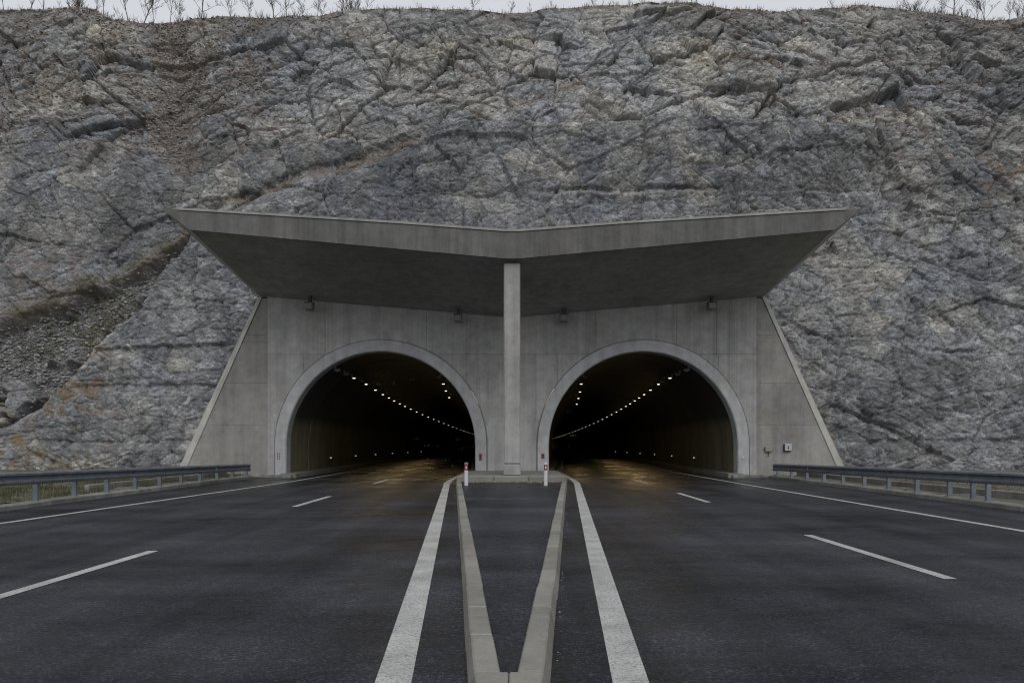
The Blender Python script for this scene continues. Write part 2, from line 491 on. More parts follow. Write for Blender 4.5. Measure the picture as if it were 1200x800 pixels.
# ------------------------------------------------------------------ median island with its kerb stones
island = empty('median_island', (0, 4.5, 0), label='long V shaped median with stone kerbs between the two carriageways', cat='median')
def k_lat(y): return .27 + .0762*(y-4.9)        # outer foot of the kerb
KT, KH, KBAT = .165, .15, .05
mb = MB()
ys = [4.9, 10, 20, 31.2]
pa = [(-(k_lat(y)-KBAT-KT+.01)-.02, y-4.5, .105) for y in ys]; pb = [((k_lat(y)-KBAT-KT+.01)-.02, y-4.5, .105) for y in ys]
mb.v = [p for ab in zip(pa, pb) for p in ab]; mb.f = [(2*i, 2*i+1, 2*i+3, 2*i+2) for i in range(3)]
obj('island_surface', mb.mesh('island_surface'), M['asphalt_island'], island)
def kerb_stone(side, y0, y1):
    m = MB()
    j = random.uniform(-.006, .006); hz = KH+random.uniform(-.006, .006); gp = .015
    pts = []
    for z, (o0, o1) in ((-.05, (0, 0)), (hz, (KBAT, 0))):
        for y, in ((y0+gp,), (y1-gp,)):
            pts.append((y, z))
    def P(y, z, outer):
        o = k_lat(y)+j-(KBAT*max(0, z)/KH if outer else KBAT+KT)
        return (side*o-.02, y-4.5, z)
    a, b = y0+gp, y1-gp
    q = [P(a, -.05, True), P(b, -.05, True), P(b, -.05, False), P(a, -.05, False), P(a, hz, True), P(b, hz, True), P(b, hz, False), P(a, hz, False)]
    m.hexa(q)
    obj('kerb_stone', m.mesh('kerb_stone', bevel=.012), M['kerb'], island)
    m = MB(); a, b = y1-gp-.002, y1+gp+.002; h0 = KH-.010
    def Q(y, z, outer):
        o = k_lat(y)-(KBAT*max(0, z)/KH+.006 if outer else KBAT+KT-.006)
        return (side*o-.02, y-4.5, z)
    m.hexa([Q(a, -.05, True), Q(b, -.05, True), Q(b, -.05, False), Q(a, -.05, False), Q(a, h0, True), Q(b, h0, True), Q(b, h0, False), Q(a, h0, False)])
    obj('mortar_joint', m.mesh('mortar_joint'), M['mortar'], island)
for side in (-1, 1):
    y = 4.9
    while y < 30.9:
        kerb_stone(side, y, min(y+1.0, 31.2)); y += 1.0
    # nose stone
    m = MB()
    w = k_lat(4.9)
    q = [(0, 4.35), (w*.55, 4.37), (w-.03, 4.55), (w, 4.894)]
    bot = [(side*(x+(.0025 if x == 0 else 0))-.02, yy-4.5) for x, yy in q] + [(side*.0025-.02, 4.897-4.5)]
    q2 = [(0, 4.35+KBAT), (w*.55-.02, 4.37+KBAT), (w-.03-KBAT, 4.55+.03), (w-KBAT, 4.894)]
    top = [(side*(x+(.0025 if x == 0 else 0))-.02, yy-4.5) for x, yy in q2] + [(side*.0025-.02, 4.897-4.5)]
    k = len(bot)
    m.v = [(x, y, -.05) for x, y in bot] + [(x, y, KH) for x, y in top]
    m.f = [tuple(range(k)), tuple(range(k, 2*k))] + [(i, (i+1) % k, k+(i+1) % k, k+i) for i in range(k)]
    obj('kerb_stone', m.mesh('kerb_stone', bevel=.008), M['kerb'], island)

# ------------------------------------------------------------------ portal
portal = empty('portal_wall', (0, D_WALL, 0), label='grey concrete tunnel portal wall with two arched openings', cat='portal wall')
def arch_z(x, r):
    """height of the top of the arch opening above x (either tube), None outside"""
    d = abs(abs(x)-ARC_X)
    if d >= r: return None
    return ARC_Z + math.sqrt(r*r-d*d)
def soffit_z(x, y):
    """underside of the canopy"""
    f = (y-31.0)/6.0
    zc = 9.07+(7.68-9.07)*f
    sl = .0908+(.085-.0908)*f
    return zc + sl*abs(x)
def wall_panel(x0, x1, z0, z1, parent=portal, y0=0.0, y1=.45, mat='concrete', rr=R_OUT+.055, joint=.007):
    x0 += joint; x1 -= joint; z0 += joint; z1 -= joint
    xs = set([x0, x1]) | set(np.linspace(x0, x1, 10))
    for c in (-ARC_X, ARC_X):
        for k in np.linspace(0, math.pi, 61):
            x = c+rr*math.cos(k)
            if x0 < x < x1: xs.add(x)
        for x in (c-rr, c+rr):
            if x0 < x < x1: xs.add(x-1e-4); xs.add(x+1e-4)
    xs = sorted(xs)
    runs, cur = [], []
    for x in xs:
        a = arch_z(x, rr)
        lo = max(z0, a) if a else z0
        hi = min(z1, soffit_z(x, D_WALL)+.15)
        if lo < hi-.005: cur.append((x, lo, hi))
        else:
            if len(cur) > 1: runs.append(cur)
            cur = []
    if len(cur) > 1: runs.append(cur)
    for run in runs:
        m = MB()
        n = len(run)
        for (x, lo, hi) in run:
            m.v += [(x, y0, lo), (x, y0, hi), (x, y1, hi), (x, y1, lo)]
        for i in range(n-1):
            a, b = 4*i, 4*i+4
            m.f += [(a, b, b+1, a+1), (a+1, b+1, b+2, a+2), (a+2, b+2, b+3, a+3), (a+3, b+3, b, a)]
        m.f += [(0, 1, 2, 3), (4*n-4, 4*n-1, 4*n-2, 4*n-3)]
        obj('panel', m.mesh('panel'), M[mat], parent)
def px2x(px, d=D_WALL): return (px-600)*d/FPX
def py2z(py, d=D_WALL): return CAM_H-(py-HOR)*d/FPX
zA, zB = py2z(415), py2z(493.8)
XW = px2x(887)
low = [-XW, px2x(323), px2x(345), px2x(548), 0, px2x(652), px2x(855), px2x(873), XW]
rows = [(0, zB, [-XW, px2x(322), -6.3, 0, 6.3, px2x(873), XW]),
        (zB, zA, [-XW, px2x(356), -6.3, px2x(547), px2x(572), px2x(628), px2x(653), 6.3, px2x(842), XW]),
        (zA, 9.6, [-XW, px2x(381), px2x(450), px2x(500), px2x(547), px2x(650), px2x(697.5), px2x(793), px2x(840), XW])]
for z0, z1, xx in rows:
    for a, b in zip(xx[:-1], xx[1:]): wall_panel(a, b, z0, z1)
# dark core behind the joints
for c0, c1 in ((-XW+.02, XW-.02),):
    wall_panel(c0, c1, 0, 8.3, y0=.04, y1=.40, joint=0, rr=R_OUT+.02)
# arch rings
def arch_profile(r, zfoot, n=48):
    pts = [(r, zfoot)] + [(r*math.cos(t), ARC_Z+r*math.sin(t)) for t in np.linspace(0, math.pi, n)] + [(-r, zfoot)]
    return pts
for side in (-1, 1):
    m = MB()
    a, b = arch_profile(R_IN, 0), arch_profile(R_OUT, 0)
    ch = .05
    rings = [(R_IN+.0, .62), (R_IN, -.06), (R_IN+ch, -.11), (R_OUT-.03, -.11), (R_OUT, -.08), (R_OUT, .62)]
    n = len(a)
    for r, y in rings:
        m.v += [(side*ARC_X+x, y, z) for x, z in arch_profile(r, -.02)]
    for k in range(len(rings)-1):
        for i in range(n-1):
            m.f.append((k*n+i, k*n+i+1, (k+1)*n+i+1, (k+1)*n+i))
    ring = obj('arch_ring', m.mesh('arch_ring'), M['concrete_ring'], portal)

# wing walls (flush with the wall, raking outer edge)
for side in (-1, 1):
    wing = empty('wing_wall', (side*XW, D_WALL, 0), label='raking concrete wing wall on the %s of the twin portal' % ('left' if side < 0 else 'right'), cat='wing wall', group='wing walls')
    zt = 8.62
    x_top, x_bot = px2x(893)-XW, px2x(981)-XW+.22       # inner end of the coping at top / ground
    def xo(z): return x_bot+(x_top-x_bot)*z/zt
    zs = [0, py2z(497.5), py2z(449), py2z(401), py2z(392), zt]
    for z0, z1 in zip(zs[:-1], zs[1:]):
        j = .006
        z0 += j; z1 -= j
        for xa0, xb0, xa1, xb1 in ((j, xo(z0)-.004, j, xo(z1)-.004),):
            m = MB()
            p = [(side*xa0, 0.015, z0), (side*xb0, 0.015, z0), (side*xb1, .015, z1), (side*xa1, .015, z1)]
            m.v = p+[(x, .5, z) for x, y, z in p]
            m.f = [(0, 1, 2, 3), (7, 6, 5, 4)]+[(i, i+4, (i+1) % 4+4, (i+1) % 4) for i in range(4)]
            obj('panel', m.mesh('panel'), M['concrete_wing'], wing)
    m = MB()
    p = [(side*.05, .05, 0), (side*xo(0), .05, 0), (side*xo(zt), .05, zt), (side*.05, .05, zt)]
    m.v = p+[(x, .45, z) for x, y, z in p]
    m.f = [(0, 1, 2, 3), (7, 6, 5, 4)]+[(i, i+4, (i+1) % 4+4, (i+1) % 4) for i in range(4)]
    obj('core', m.mesh('core'), M['concrete_wing'], wing)
    # coping: sloping top face of the raking edge, leaning back
    m = MB()
    w0, w1 = .46, .24
    p = [(side*(xo(0)), -.03, -.02), (side*(xo(0)+w0), .20, -.02), (side*(xo(0)+w0), 1.6, -.02), (side*xo(0), 1.6, -.02),
         (side*(xo(zt)), -.03, zt+.05), (side*(xo(zt)+w1), .12, zt+.05), (side*(xo(zt)+w1), 1.6, zt+.05), (side*xo(zt), 1.6, zt+.05)]
    m.hexa(p)
    obj('coping', m.mesh('coping'), M['concrete_coping'], wing)

# canopy ------------------------------------------------------------
canopy = empty('canopy', (0, 31, 9), label='butterfly shaped concrete canopy over both tunnel mouths', cat='canopy')
def canopy_half(side):
    Y0, Y1 = 31.0, 41.5
    # stations from centre to tip: (x_bottom_front, x_top_front)
    st = [(0.0, 0.0), (.32, .30), (4.6, 4.6), (13.0, 14.1)]
    bf, tf, bb, tb = [], [], [], []
    for xb, xt in st:
        xm = max(xb, .32)
        zb = soffit_z(xm, 31.0); zt_ = zb + 1.07 + (.87-1.07)*min(1, xb/13.0)
        if xb == 13.0: zt_ = 11.07
        bf.append((side*xb, 0, zb-9)); tf.append((side*xt, 0, zt_-9))
        f = (Y1-Y0)/6.0
        xbb = xb*(1-(1-12.13/13.0)*f); xtt = xt*(1-(1-12.13/13.0)*f)
        dz = (1.39 + .15*xb/13.0)*f*.98
        bb.append((side*xbb, Y1-Y0, soffit_z(max(xbb, .32*(1-.067*f)), Y1)-9)); tb.append((side*xtt, Y1-Y0, zt_-9-dz))
    return bf, tf, bb, tb
mS = {}
for side in (-1, 1):
    bf, tf, bb, tb = canopy_half(side)
    n = len(bf)
    # slab
    m = MB(); m.v = bf+tf+bb+tb
    for i in range(n-1):
        m.f += [(i, i+1, n+i+1, n+i), (n+i, n+i+1, 3*n+i+1, 3*n+i), (i, 2*n+i, 2*n+i+1, i+1), (2*n+i, 3*n+i, 3*n+i+1, 2*n+i+1)]
    m.f += [(n-1, 2*n-1, 4*n-1, 3*n-1), (0, n, 3*n, 2*n)]
    s = obj('roof_slab', m.mesh('roof_slab'), M['concrete_soffit'], canopy)
    # fascia facing, proud of the slab
    m = MB()
    e = .06
    b2 = [(x, -e, z-.03) for x, y, z in bf]; t2 = [(x, -e, z+.0) for x, y, z in tf]
    b3 = [(x, -.004, z-.03) for x, y, z in bf]; t3 = [(x, -.004, z) for x, y, z in tf]
    m.v = b2+t2+b3+t3
    for i in range(n-1):
        m.f += [(i, i+1, n+i+1, n+i), (n+i, n+i+1, 3*n+i+1, 3*n+i), (i, 2*n+i, 2*n+i+1, i+1)]
    m.f += [(n-1, 2*n-1, 4*n-1, 3*n-1)]
    obj('fascia', m.mesh('fascia'), M['concrete_canopy'], canopy)
    # bright coping strip along the top edge, stops short of the tip
    m = MB()
    tip = Vector(tf[-1]); prev = Vector(tf[-2]); tip = prev.lerp(tip, .93)
    tt = [Vector(p) for p in tf[:-1]]+[tip]
    for p in tt:
        m.v += [(p.x, -.10, p.z-.015), (p.x, .3, p.z-.015), (p.x, .3, p.z+.075), (p.x, -.10, p.z+.075)]
    for i in range(n-1):
        a, b = 4*i, 4*i+4
        m.f += [(a, b, b+1, a+1), (a+1, b+1, b+2, a+2), (a+2, b+2, b+3, a+3), (a+3, b+3, b, a)]
    m.f += [(0, 1, 2, 3), (4*n-1, 4*n-2, 4*n-3, 4*n-4)]
    obj('edge_coping', m.mesh('edge_coping'), M['concrete_column'], canopy)
    # construction joint batten in the soffit
    m = MB()
    for yy in (31.3, 36.95):
        x = side*(3.45 if yy < 33 else 3.1)
        z = soffit_z(x, yy)-9
        m.v += [(x-.02, yy-31, z-.006), (x+.02, yy-31, z-.006), (x+.02, yy-31, z+.03), (x-.02, yy-31, z+.03)]
    m.f = [(0, 1, 2, 3), (7, 6, 5, 4)]+[(i, i+4, (i+1) % 4+4, (i+1) % 4) for i in range(4)]
    obj('soffit_joint', m.mesh('soffit_joint'), M['concrete_soffit'], canopy)

# column and plinth
column = empty('column', (0, 31.2, .33), label='tall square concrete column holding the middle of the canopy', cat='column')
m = MB(); m.box(-.335, .335, 0, 1.3, .45, 8.62)
obj('shaft', m.mesh('shaft', bevel=.05), M['concrete_column'], column)
m = MB(); m.box(-.343, .343, -.008, 1.31, 0, .447)
obj('base', m.mesh('base', bevel=.03), M['concrete_column'], column)
plinth = empty('plinth', (0, 30.5, 0), label='low concrete plinth at the foot of the column', cat='plinth')
m = MB(); m.box(-2.18, 2.18, 0.22, 6.3, -.02, .325)
obj('slab', m.mesh('slab', bevel=.03), M['edging'], plinth)
for a, b in ((-2.2, -.72), (-.71, .66), (.67, 2.2)):
    m = MB(); m.box(a, b, 0, .212, -.02, .33+random.uniform(-.01, .01))
    obj('kerb_stone', m.mesh('kerb_stone', bevel=.03), M['kerb'], plinth)

# ------------------------------------------------------------------ tunnels
ORD = ['first', 'second', 'third', 'fourth', 'fifth', 'sixth', 'seventh', 'eighth', 'ninth', 'tenth', 'eleventh', 'twelfth', 'thirteenth', 'fourteenth',
       'fifteenth', 'sixteenth', 'seventeenth', 'eighteenth', 'nineteenth', 'twentieth'] + ['twenty-'+w for w in
       ('first', 'second', 'third', 'fourth', 'fifth', 'sixth', 'seventh', 'eighth', 'ninth')] + ['thirtieth'] + ['thirty-'+w for w in ('first', 'second', 'third', 'fourth', 'fifth', 'sixth', 'seventh', 'eighth', 'ninth')] + ['fortieth'] + ['forty-'+w for w in ('first', 'second', 'third', 'fourth', 'fifth', 'sixth')]
RL = 4.62
for side in (-1, 1):
    sn = 'left' if side < 0 else 'right'
    tun = empty('tunnel', (side*ARC_X, 37.6, 0), label='dark tube of the %s tunnel' % sn, cat='tunnel', group='tunnel tubes')
    def seg(y0, y1, r0, r1, step):
        ys = list(np.arange(y0, y1, step))+[y1]
        m = MB(); prof = None
        for y in ys:
            prof = arch_profile(r0, -.4, 28)
            m.v += [(t_x(side, ARC_X, y)-side*ARC_X+x, y-37.6, z+t_z(y)) for x, z in prof]
        n = len(prof)
        for k in range(len(ys)-1):
            for i in range(n-1): m.f.append((k*n+i, k*n+i+1, (k+1)*n+i+1, (k+1)*n+i))
        return m.mesh('lining', smooth=True)
    def groove(y):
        m = MB(); n = 0
        for yy, rr in ((y-.055, RL-.002), (y-.05, RL+.10), (y+.05, RL+.10), (y+.055, RL-.002)):
            pr = arch_profile(rr, -.4, 28); n = len(pr)
            m.v += [(t_x(side, ARC_X, y)-side*ARC_X+x, yy-37.6, z+t_z(y)) for x, z in pr]
        for k in range(3):
            for i in range(n-1): m.f.append((k*n+i, k*n+i+1, (k+1)*n+i+1, (k+1)*n+i))
        return m.mesh('joint')
    edges = [37.6, 41.2]+[41.2+6.5*i for i in range(1, 8)]
    for a, b in zip(edges[:-1], edges[1:]):
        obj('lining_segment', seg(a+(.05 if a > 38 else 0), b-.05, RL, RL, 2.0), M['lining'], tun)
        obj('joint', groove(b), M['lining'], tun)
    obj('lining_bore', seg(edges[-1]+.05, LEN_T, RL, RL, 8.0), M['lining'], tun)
    # walkways
    for lo, hi, nm in ((10.25, 10.98, 'walkway'), (1.60, 2.30, 'walkway')):
        ys = [36.4 if lo > 5 else 36.85, 40, 44]+[44+6*i for i in range(1, 66)]
        m = MB()
        for y in ys:
            z = t_z(y)
            m.v += [(t_x(side, l, y)-side*ARC_X, y-37.6, zz+z) for l, zz in ((lo, -.05), (lo+.02, .20), (hi, .20), (hi, -.05))]
        for k in range(len(ys)-1):
            for i in range(3): m.f.append((4*k+i, 4*k+i+1, 4*k+i+5, 4*k+i+4))
        m.f.append((0, 1, 2, 3))
        obj(nm, m.mesh(nm), M['edging'], tun)

# lamps: housing on a bracket, glass underneath
def lamp_proto():
    h = MB(); h.box(-.15, .15, -.12, .12, .0, .09)
    hm = h.mesh('lamp_housing', bevel=.03)
    b = MB(); b.box(-.05, .05, -.05, .05, .115, .42)
    bmh = b.mesh('lamp_bracket')
    gl = MB()
    gl.hexa([(-.055, -.04, -.034), (.055, -.04, -.034), (.055, .04, -.034), (-.055, .04, -.034), (-.07, -.06, -.003), (.07, -.06, -.003), (.07, .06, -.003), (-.07, .06, -.003)])
    g0 = gl.mesh('lamp_glass_off'); g0.materials.append(M['lamp_off'])
    g1 = g0.copy(); g1.materials.clear(); g1.materials.append(M['lamp_on'])
    hm.materials.append(M['grey_paint']); bmh.materials.append(M['galv_dark'])
    return hm, bmh, g0, g1
LH, LB, LG0, LG1 = lamp_proto()
def tunnel_lamp(side, lat, y, z, on, label, group, power):
    t = empty('tunnel_lamp', (t_x(side, lat, y), y, z+t_z(y)), label=label, cat='lamp', group=group)
    hs_ = obj('housing', LH, None, t)
    b = obj('bracket', LB, None, t)
    b.rotation_euler = (0, (.55 if (lat > ARC_X) == (side > 0) else -.55), 0)
    obj('glass', LG1 if on else LG0, None, hs_)
    if power:
        ld = bpy.data.lights.new('lamp_light', 'SPOT'); ld.energy = power; ld.color = (1., .68, .28)
        ld.spot_size = R(96); ld.spot_blend = .6; ld.shadow_soft_size = .25
        lo = bpy.data.objects.new('lamp_light', ld); COL.objects.link(lo); lo.parent = t; lo.location = (0, 0, -.09); lo.rotation_euler = Vector((-.42*(1 if (lat > ARC_X) == (side > 0) else -1), -.95, -.75)).to_track_quat('-Z', 'Y').to_euler()
LZ = 5.20
for side in (-1, 1):
    sn = 'left' if side < 0 else 'right'
    g_out = 'lamps along the outer side of the %s tunnel' % sn
    # dead fittings near the mouth
    for k, y in enumerate((37.9, 40.0, 43.9, 48.4)):
        tunnel_lamp(side, 8.62, y, LZ, False, '%s unlit lamp from the mouth in the outer row of the %s tunnel' % (ORD[k], sn), 'unlit '+g_out, 0)
    ys = [41.9, 46.1, 50.8, 55.1, 58.9, 62.6, 66.9, 71.2]
    while len(ys) < (26 if side < 0 else 34): ys.append(ys[-1]+4.6+.7*(len(ys)-7))
    for k, y in enumerate(ys):
        tunnel_lamp(side, 8.62, y, LZ, True, '%s lit lamp from the mouth in the outer row of the %s tunnel' % (ORD[k], sn), g_out, (24 if k < 12 else 0))
    g_in = 'lamps along the inner side of the %s tunnel' % sn
    tunnel_lamp(side, 3.98, 42.0, LZ, False, 'unlit lamp by the mouth in the inner row of the %s tunnel' % sn, 'unlit '+g_in, 0)
    for k, y in enumerate((45.9, 51.5, 58.5) if side < 0 else (45.9, 52.5, 59.5, 67.5)):
        tunnel_lamp(side, 3.98, y, LZ, True, '%s lit lamp from the mouth in the inner row of the %s tunnel' % (ORD[k], sn), g_in, 24)
    # low marker lights on the outer wall
    for k, y in enumerate((47., 57.2, 68., 80., 94., 110.)):
        t = empty('marker_light', (t_x(side, 10.86, y), y, .76+t_z(y)), label='%s low marker light from the mouth on the %s tunnel wall' % (ORD[k], sn), cat='marker light', group='low marker lights in the %s tunnel' % sn)
        m = MB(); m.box(-.10, .10, -.09, .09, -.12, .12); obj('case', m.mesh('case', bevel=.02), M['black_plastic'], t)
        m = MB(); m.box(-.04, .04, -.115, -.091, -.03, .05); obj('lens', m.mesh('lens', bevel=.008), M['marker_on'], t)

# hillside seen through the far end of the right tunnel
X, Y = np.meshgrid(np.arange(-60, 100, 4.), np.arange(0, 60, 3.))
Z = -3.2 + Y*.55 + 3*(fbm(X*.1, Y*.1, 3)-.5)
n, m_ = X.shape
I = (np.arange(n-1)[:, None]*m_+np.arange(m_-1)).ravel()
o = obj('hillside', np_mesh('hillside', np.stack([X.ravel(), Y.ravel()+LEN_T+12, Z.ravel()], 1), np.stack([I, I+1, I+m_+1, I+m_], 1)), M['soil'], kind='structure')
g = MB(); g.v = [(-60, LEN_T-4, -1.9), (100, LEN_T-4, -1.9), (100, LEN_T+14, -1.9), (-60, LEN_T+14, -1.9)]; g.f = [(0, 1, 2, 3)]
obj('far_ground', g.mesh('far_ground'), M['soil'], kind='structure')

# ------------------------------------------------------------------ cliff
def base_d(z):
    return 38.0 + .32*np.minimum(z, 19.7) + .62*np.maximum(0, z-19.7)
zt = np.linspace(-2, 45, 2000)
pyt = HOR-(zt-CAM_H)*FPX/base_d(zt)
def z_of_py(py): return np.interp(-np.asarray(py, float), -pyt, zt)
SKY = [(-400, 14), (-150, 16), (0, 12), (40, 9), (80, 7), (112, 10), (130, 20), (175, 25), (205, 22), (235, 20), (260, 17), (310, 21), (345, 18), (380, 18), (400, 13), (450, 11), (520, 12), (600, 14),
       (700, 9), (760, 7), (815, 7), (840, 12), (900, 13), (960, 9), (1000, 5), (1045, 8), (1100, 13), (1150, 22), (1200, 20), (1350, 26), (1600, 20)]
LEDGE = [(-300, 470), (-100, 395), (0, 352), (60, 330), (110, 306), (190, 265), (240, 234), (330, 201), (420, 176), (500, 149), (570, 126), (677, 92), (738, 62), (830, 30), (2000, 30)]
TALUS = [(-300, 640), (-60, 520), (0, 478), (60, 440), (110, 392), (150, 352), (195, 300), (225, 255), (240, 234)]
def lin(pts, x):
    p = np.array(pts, float); return np.interp(x, p[:, 0], p[:, 1])

NX, NZ = 1480, 640
xs = np.linspace(-45, 45, NX)
pxs = 600+FPX*xs/51.0
ztop = z_of_py(lin(SKY, pxs))
v = np.linspace(0, 1, NZ)
X = np.repeat(xs[None, :], NZ, 0).astype(np.float32)
Zb = (-.7+(ztop[None, :]+.7)*v[:, None]).astype(np.float32)
Db = base_d(Zb).astype(np.float32)
PX = 600+FPX*X/Db; PY = HOR-(Zb-CAM_H)*FPX/Db
S = Zb*1.09                                   # length up the slope
w1 = fbm(X*.22, S*.22, 11, 4)-.5; w2 = fbm(X*.22, S*.22, 23, 4)-.5
w3 = fbm(X*1.3, S*1.3, 37, 3)-.5; w4 = fbm(X*1.3, S*1.3, 41, 3)-.5
U = X+.6*w1+.06*w3; W = S+.6*w2+.06*w4
PYw = PY+8*w1+4*w3
PYb = PY+1.6*w1+1.4*w3
PXw = PX+26*w2+8*w4

led = lin(LEDGE, PXw); tal = np.where(PXw < 240, lin(TALUS, PXw), led)
d_led = (PYw-led)/20.; d_tal = (PYw-tal)/20.
talus = sstep(.1, .8, d_led)*(1-sstep(-.5, .2, d_tal))*(PXw < 235)
talus = talus*sstep(-.16, -.02, w2*.6+w4*.8+.06)
bench_on = sstep(470, 520, PX)
cut = np.maximum(sstep(0, 1, d_tal)*(PX < 560), sstep(150, 155, PYb))       # blasted lower faces
cut = cut*np.where(PX > 1000, 1-.55*sstep(1000, 1100, PX)*(PYw < 330), 1)
cut = np.maximum(cut, .75*sstep(990, 1060, PXw)*sstep(225, 300, PYw))
rough = (1-.84*cut)*(1-.6*talus)

H = (2.2*(fbm(X*.075, S*.075, 3, 2)-.5) + .5*(fbm(X*.22, S*.22, 8, 3)-.5))*(.15+.85*rough)
# the lower face stands forward of the slope above the access ledge
amt = np.interp(PX, [-300, 150, 300, 500, 700, 830], [2.6, 2.3, 2.0, 1.7, .7, 0])
crn = fbm(X*.45, S*.45, 171, 3)
HY = -amt*(1-sstep(-.15, 1.5, d_tal))
HY -= .5*np.exp(-((d_tal+.25)/.3)**2)*(PX < 620)
H -= 1.0*talus
def bench(py, x0, x1, a, wid=.25, fade=40, cr=.14):
    global HY
    k = sstep(x0-fade, x0+fade, PXw)*(1-sstep(x1-fade, x1+fade, PXw))
    dd = (PYb-py)/20.
    HY += a*k*sstep(0, wid, dd)*(1-np.clip(dd/4.0, 0, 1))
    HY -= cr*k*sstep(.25, .45, crn)*np.exp(-((PYb-py+1.2)/2.3)**2)
bench(152, 490, 1010, 2.0, .12, 40, .8)
bench(192, 385, 570, .5, .12)
bench(223, 640, 1000, .6, .3, 40, .3)
bench(300, 200, 330, .5, .15)
bench(452, 90, 330, .40, .6)
bench(517, 40, 300, .45, .4)
bench(413, 1085, 1175, .5, .2, 12)
bench(517, 990, 1230, .45, .3)
bench(72, 815, 940, .6, .4, 20)

def facets(su, sw, rot, seed, amp, tilt, crack, cw, mask=1.0, cmask=None):
    c, s_ = math.cos(rot), math.sin(rot)
    a = (U*c+W*s_)/su; b = (-U*s_+W*c)/sw
    f1, f2, r0, r1, r2, dx, dy = worley(a, b, seed)
    e = f2-f1
    h = (amp*(r0-.5) + tilt*((r1-.5)*dx*su+(r2-.5)*dy*sw)*2)*mask - crack*np.exp(-(e/cw)**1.0)*(mask if cmask is None else cmask)
    return h, r0, e
h1, t1, e1 = facets(5.2, 4.0, .45, 101, .45, .15, .42, .02, rough)
h2_, t2, e2 = facets(2.3, 1.6, -.35, 102, .28, .22, .28, .025, .06+.94*rough, .4+.6*rough)
h3, t3, e3 = facets(.95, .62, .55, 103, .13, .24, .20, .04, .16+.84*rough, .55+.45*rough)
h4, t4, e4 = facets(.40, .24, -.5, 104, .05, .22, .09, .06, .35+.65*rough, .6+.4*rough)
h5, t5, e5 = facets(.20, .14, .3, 105, .018, .16, .0, .14, .7)
# vertical drill-cut buttresses on the blasted face
hb, tb_, eb = facets(2.6, 11., 0.03, 120, .24, .05, .05, .03, cut*(PYw < 300)*bench_on)
hb2, tb2, eb2 = facets(1.1, 5., -.04, 121, .08, .06, .10, .04, cut)
# slanting beds on the right
hs, ts, es = facets(4.5, .8, -.62, 130, .14, .10, .14, .05, sstep(760, 900, PX)*(1-.6*cut))
hc, tc_, ec = facets(7.5, 5.0, .2, 133, .35, .05, .16, .010, cut)
def joints(ang, sp, seed, step, depth, wid, thr):
    q = (U*math.sin(ang)+W*math.cos(ang))/sp + .7*(fbm(X*.13, S*.13, seed, 3)-.5)
    i = np.floor(q); f = q-i
    pres = sstep(thr, thr+.12, fbm(X*.25, S*.25, seed+5, 3))
    return ((h2(i, 0*i, seed)-.5)*step - depth*np.exp(-(np.minimum(f, 1-f)*sp/wid)**2))*pres
HJ = joints(-.30, 2.4, 301, .30, .30, .07, .42) + joints(1.45, 3.4, 302, .30, .28, .07, .46)*(1-.7*cut) + joints(.62, 3.0, 303, .25, .30, .07, .48)*(1-cut) + joints(.03, 4.2, 304, .25, .25, .06, .40)*cut
near_b = np.exp(-((PYb-152)/7.)**2)*sstep(480, 540, PX)*(1-sstep(980, 1060, PX))
H += (h1+h2_+hs)*(1-.8*near_b)+h3+h4+h5+hb+hb2+hc+HJ*.6*(1-.7*talus)*(1-.5*cut)
# smooth big domes in the upper-middle rock
f1, f2, r0, r1, r2, dx, dy = worley(U/4.4+.3, W/3.4, 140)
H += .4*(1-f1*f1)*sstep(330, 430, PX)*(1-sstep(720, 820, PX))*(1-sstep(110, 150, PY))
# open gully with earth, upper left
gul = np.exp(-((PX-lin([(0, 190), (60, 200), (120, 175), (170, 190), (260, 215)], PY))/38.)**2)*(1-sstep(150, 215, PYw))
H -= .9*gul
H += .05*(fbm(X*4.5, S*4.5, 77, 3)-.5)
edge = sstep(.93, 1.0, v)[:, None]
H = H*(1-.75*edge)
H = H*sstep(-.7, .6, Zb); HY = HY*sstep(-.7, .6, Zb)*np.clip(1.9-1.9*v, 0, 1)[:, None]

nb = np.array([0, -.95, .31])
VX = X; VY = Db+H*nb[1]-HY; VZ = Zb+H*nb[2]
VX = VX + .22*(fbm(X*.9, S*.9, 55, 3)-.5)
# keep the rock clear of the concrete work
inner = np.abs(X) < 13.5
lim = np.where(Zb < 12, 38.2, 0)
VY = np.where((np.abs(X) < 17.0) & (Zb < 9.8), np.maximum(VY, 37.75), VY)
# real slope of the displaced surface
P = np.stack([VX, VY, VZ], 2)
gu = np.gradient(P, axis=1); gv = np.gradient(P, axis=0)
Nn = np.cross(gu, gv); Nn /= np.linalg.norm(Nn, axis=2, keepdims=True)+1e-9
up = Nn[:, :, 2]
fbA = fbm(X*.35, S*.35, 61, 4); fbB = fbm(X*1.4, S*1.4, 63, 4); fbC = fbm(X*.16, S*.16, 67, 4)
tops = np.repeat(lin(SKY, pxs)[None, :], NZ, 0)
below_top = PY-tops
topband = np.interp(PX, [0, 150, 250, 390, 430, 520, 700, 800, 900, 1000, 1060, 1200], [9, 16, 18, 12, 6, 16, 8, 16, 52, 10, 20, 26])
fbD = fbm(X*4.2, S*4.2, 69, 3)
soil = (1-.75*sstep(.5, .58, fbD))*(1-sstep(.35, 1.1, below_top/topband+1.9*(fbB-.5)+1.4*(fbA-.5)+.25))
soil = np.maximum(soil, .95*sstep(.35, .75, gul+.9*(fbB-.5)))
soil = np.maximum(soil, np.exp(-((PX-890)/75)**2-((PY-82)/11)**2)*sstep(.35, .55, fbB))
soil = np.maximum(soil, .8*np.exp(-((PX-180)/170)**2-((PY-118)/16)**2)*sstep(.42, .58, fbB))
upper = 1-cut
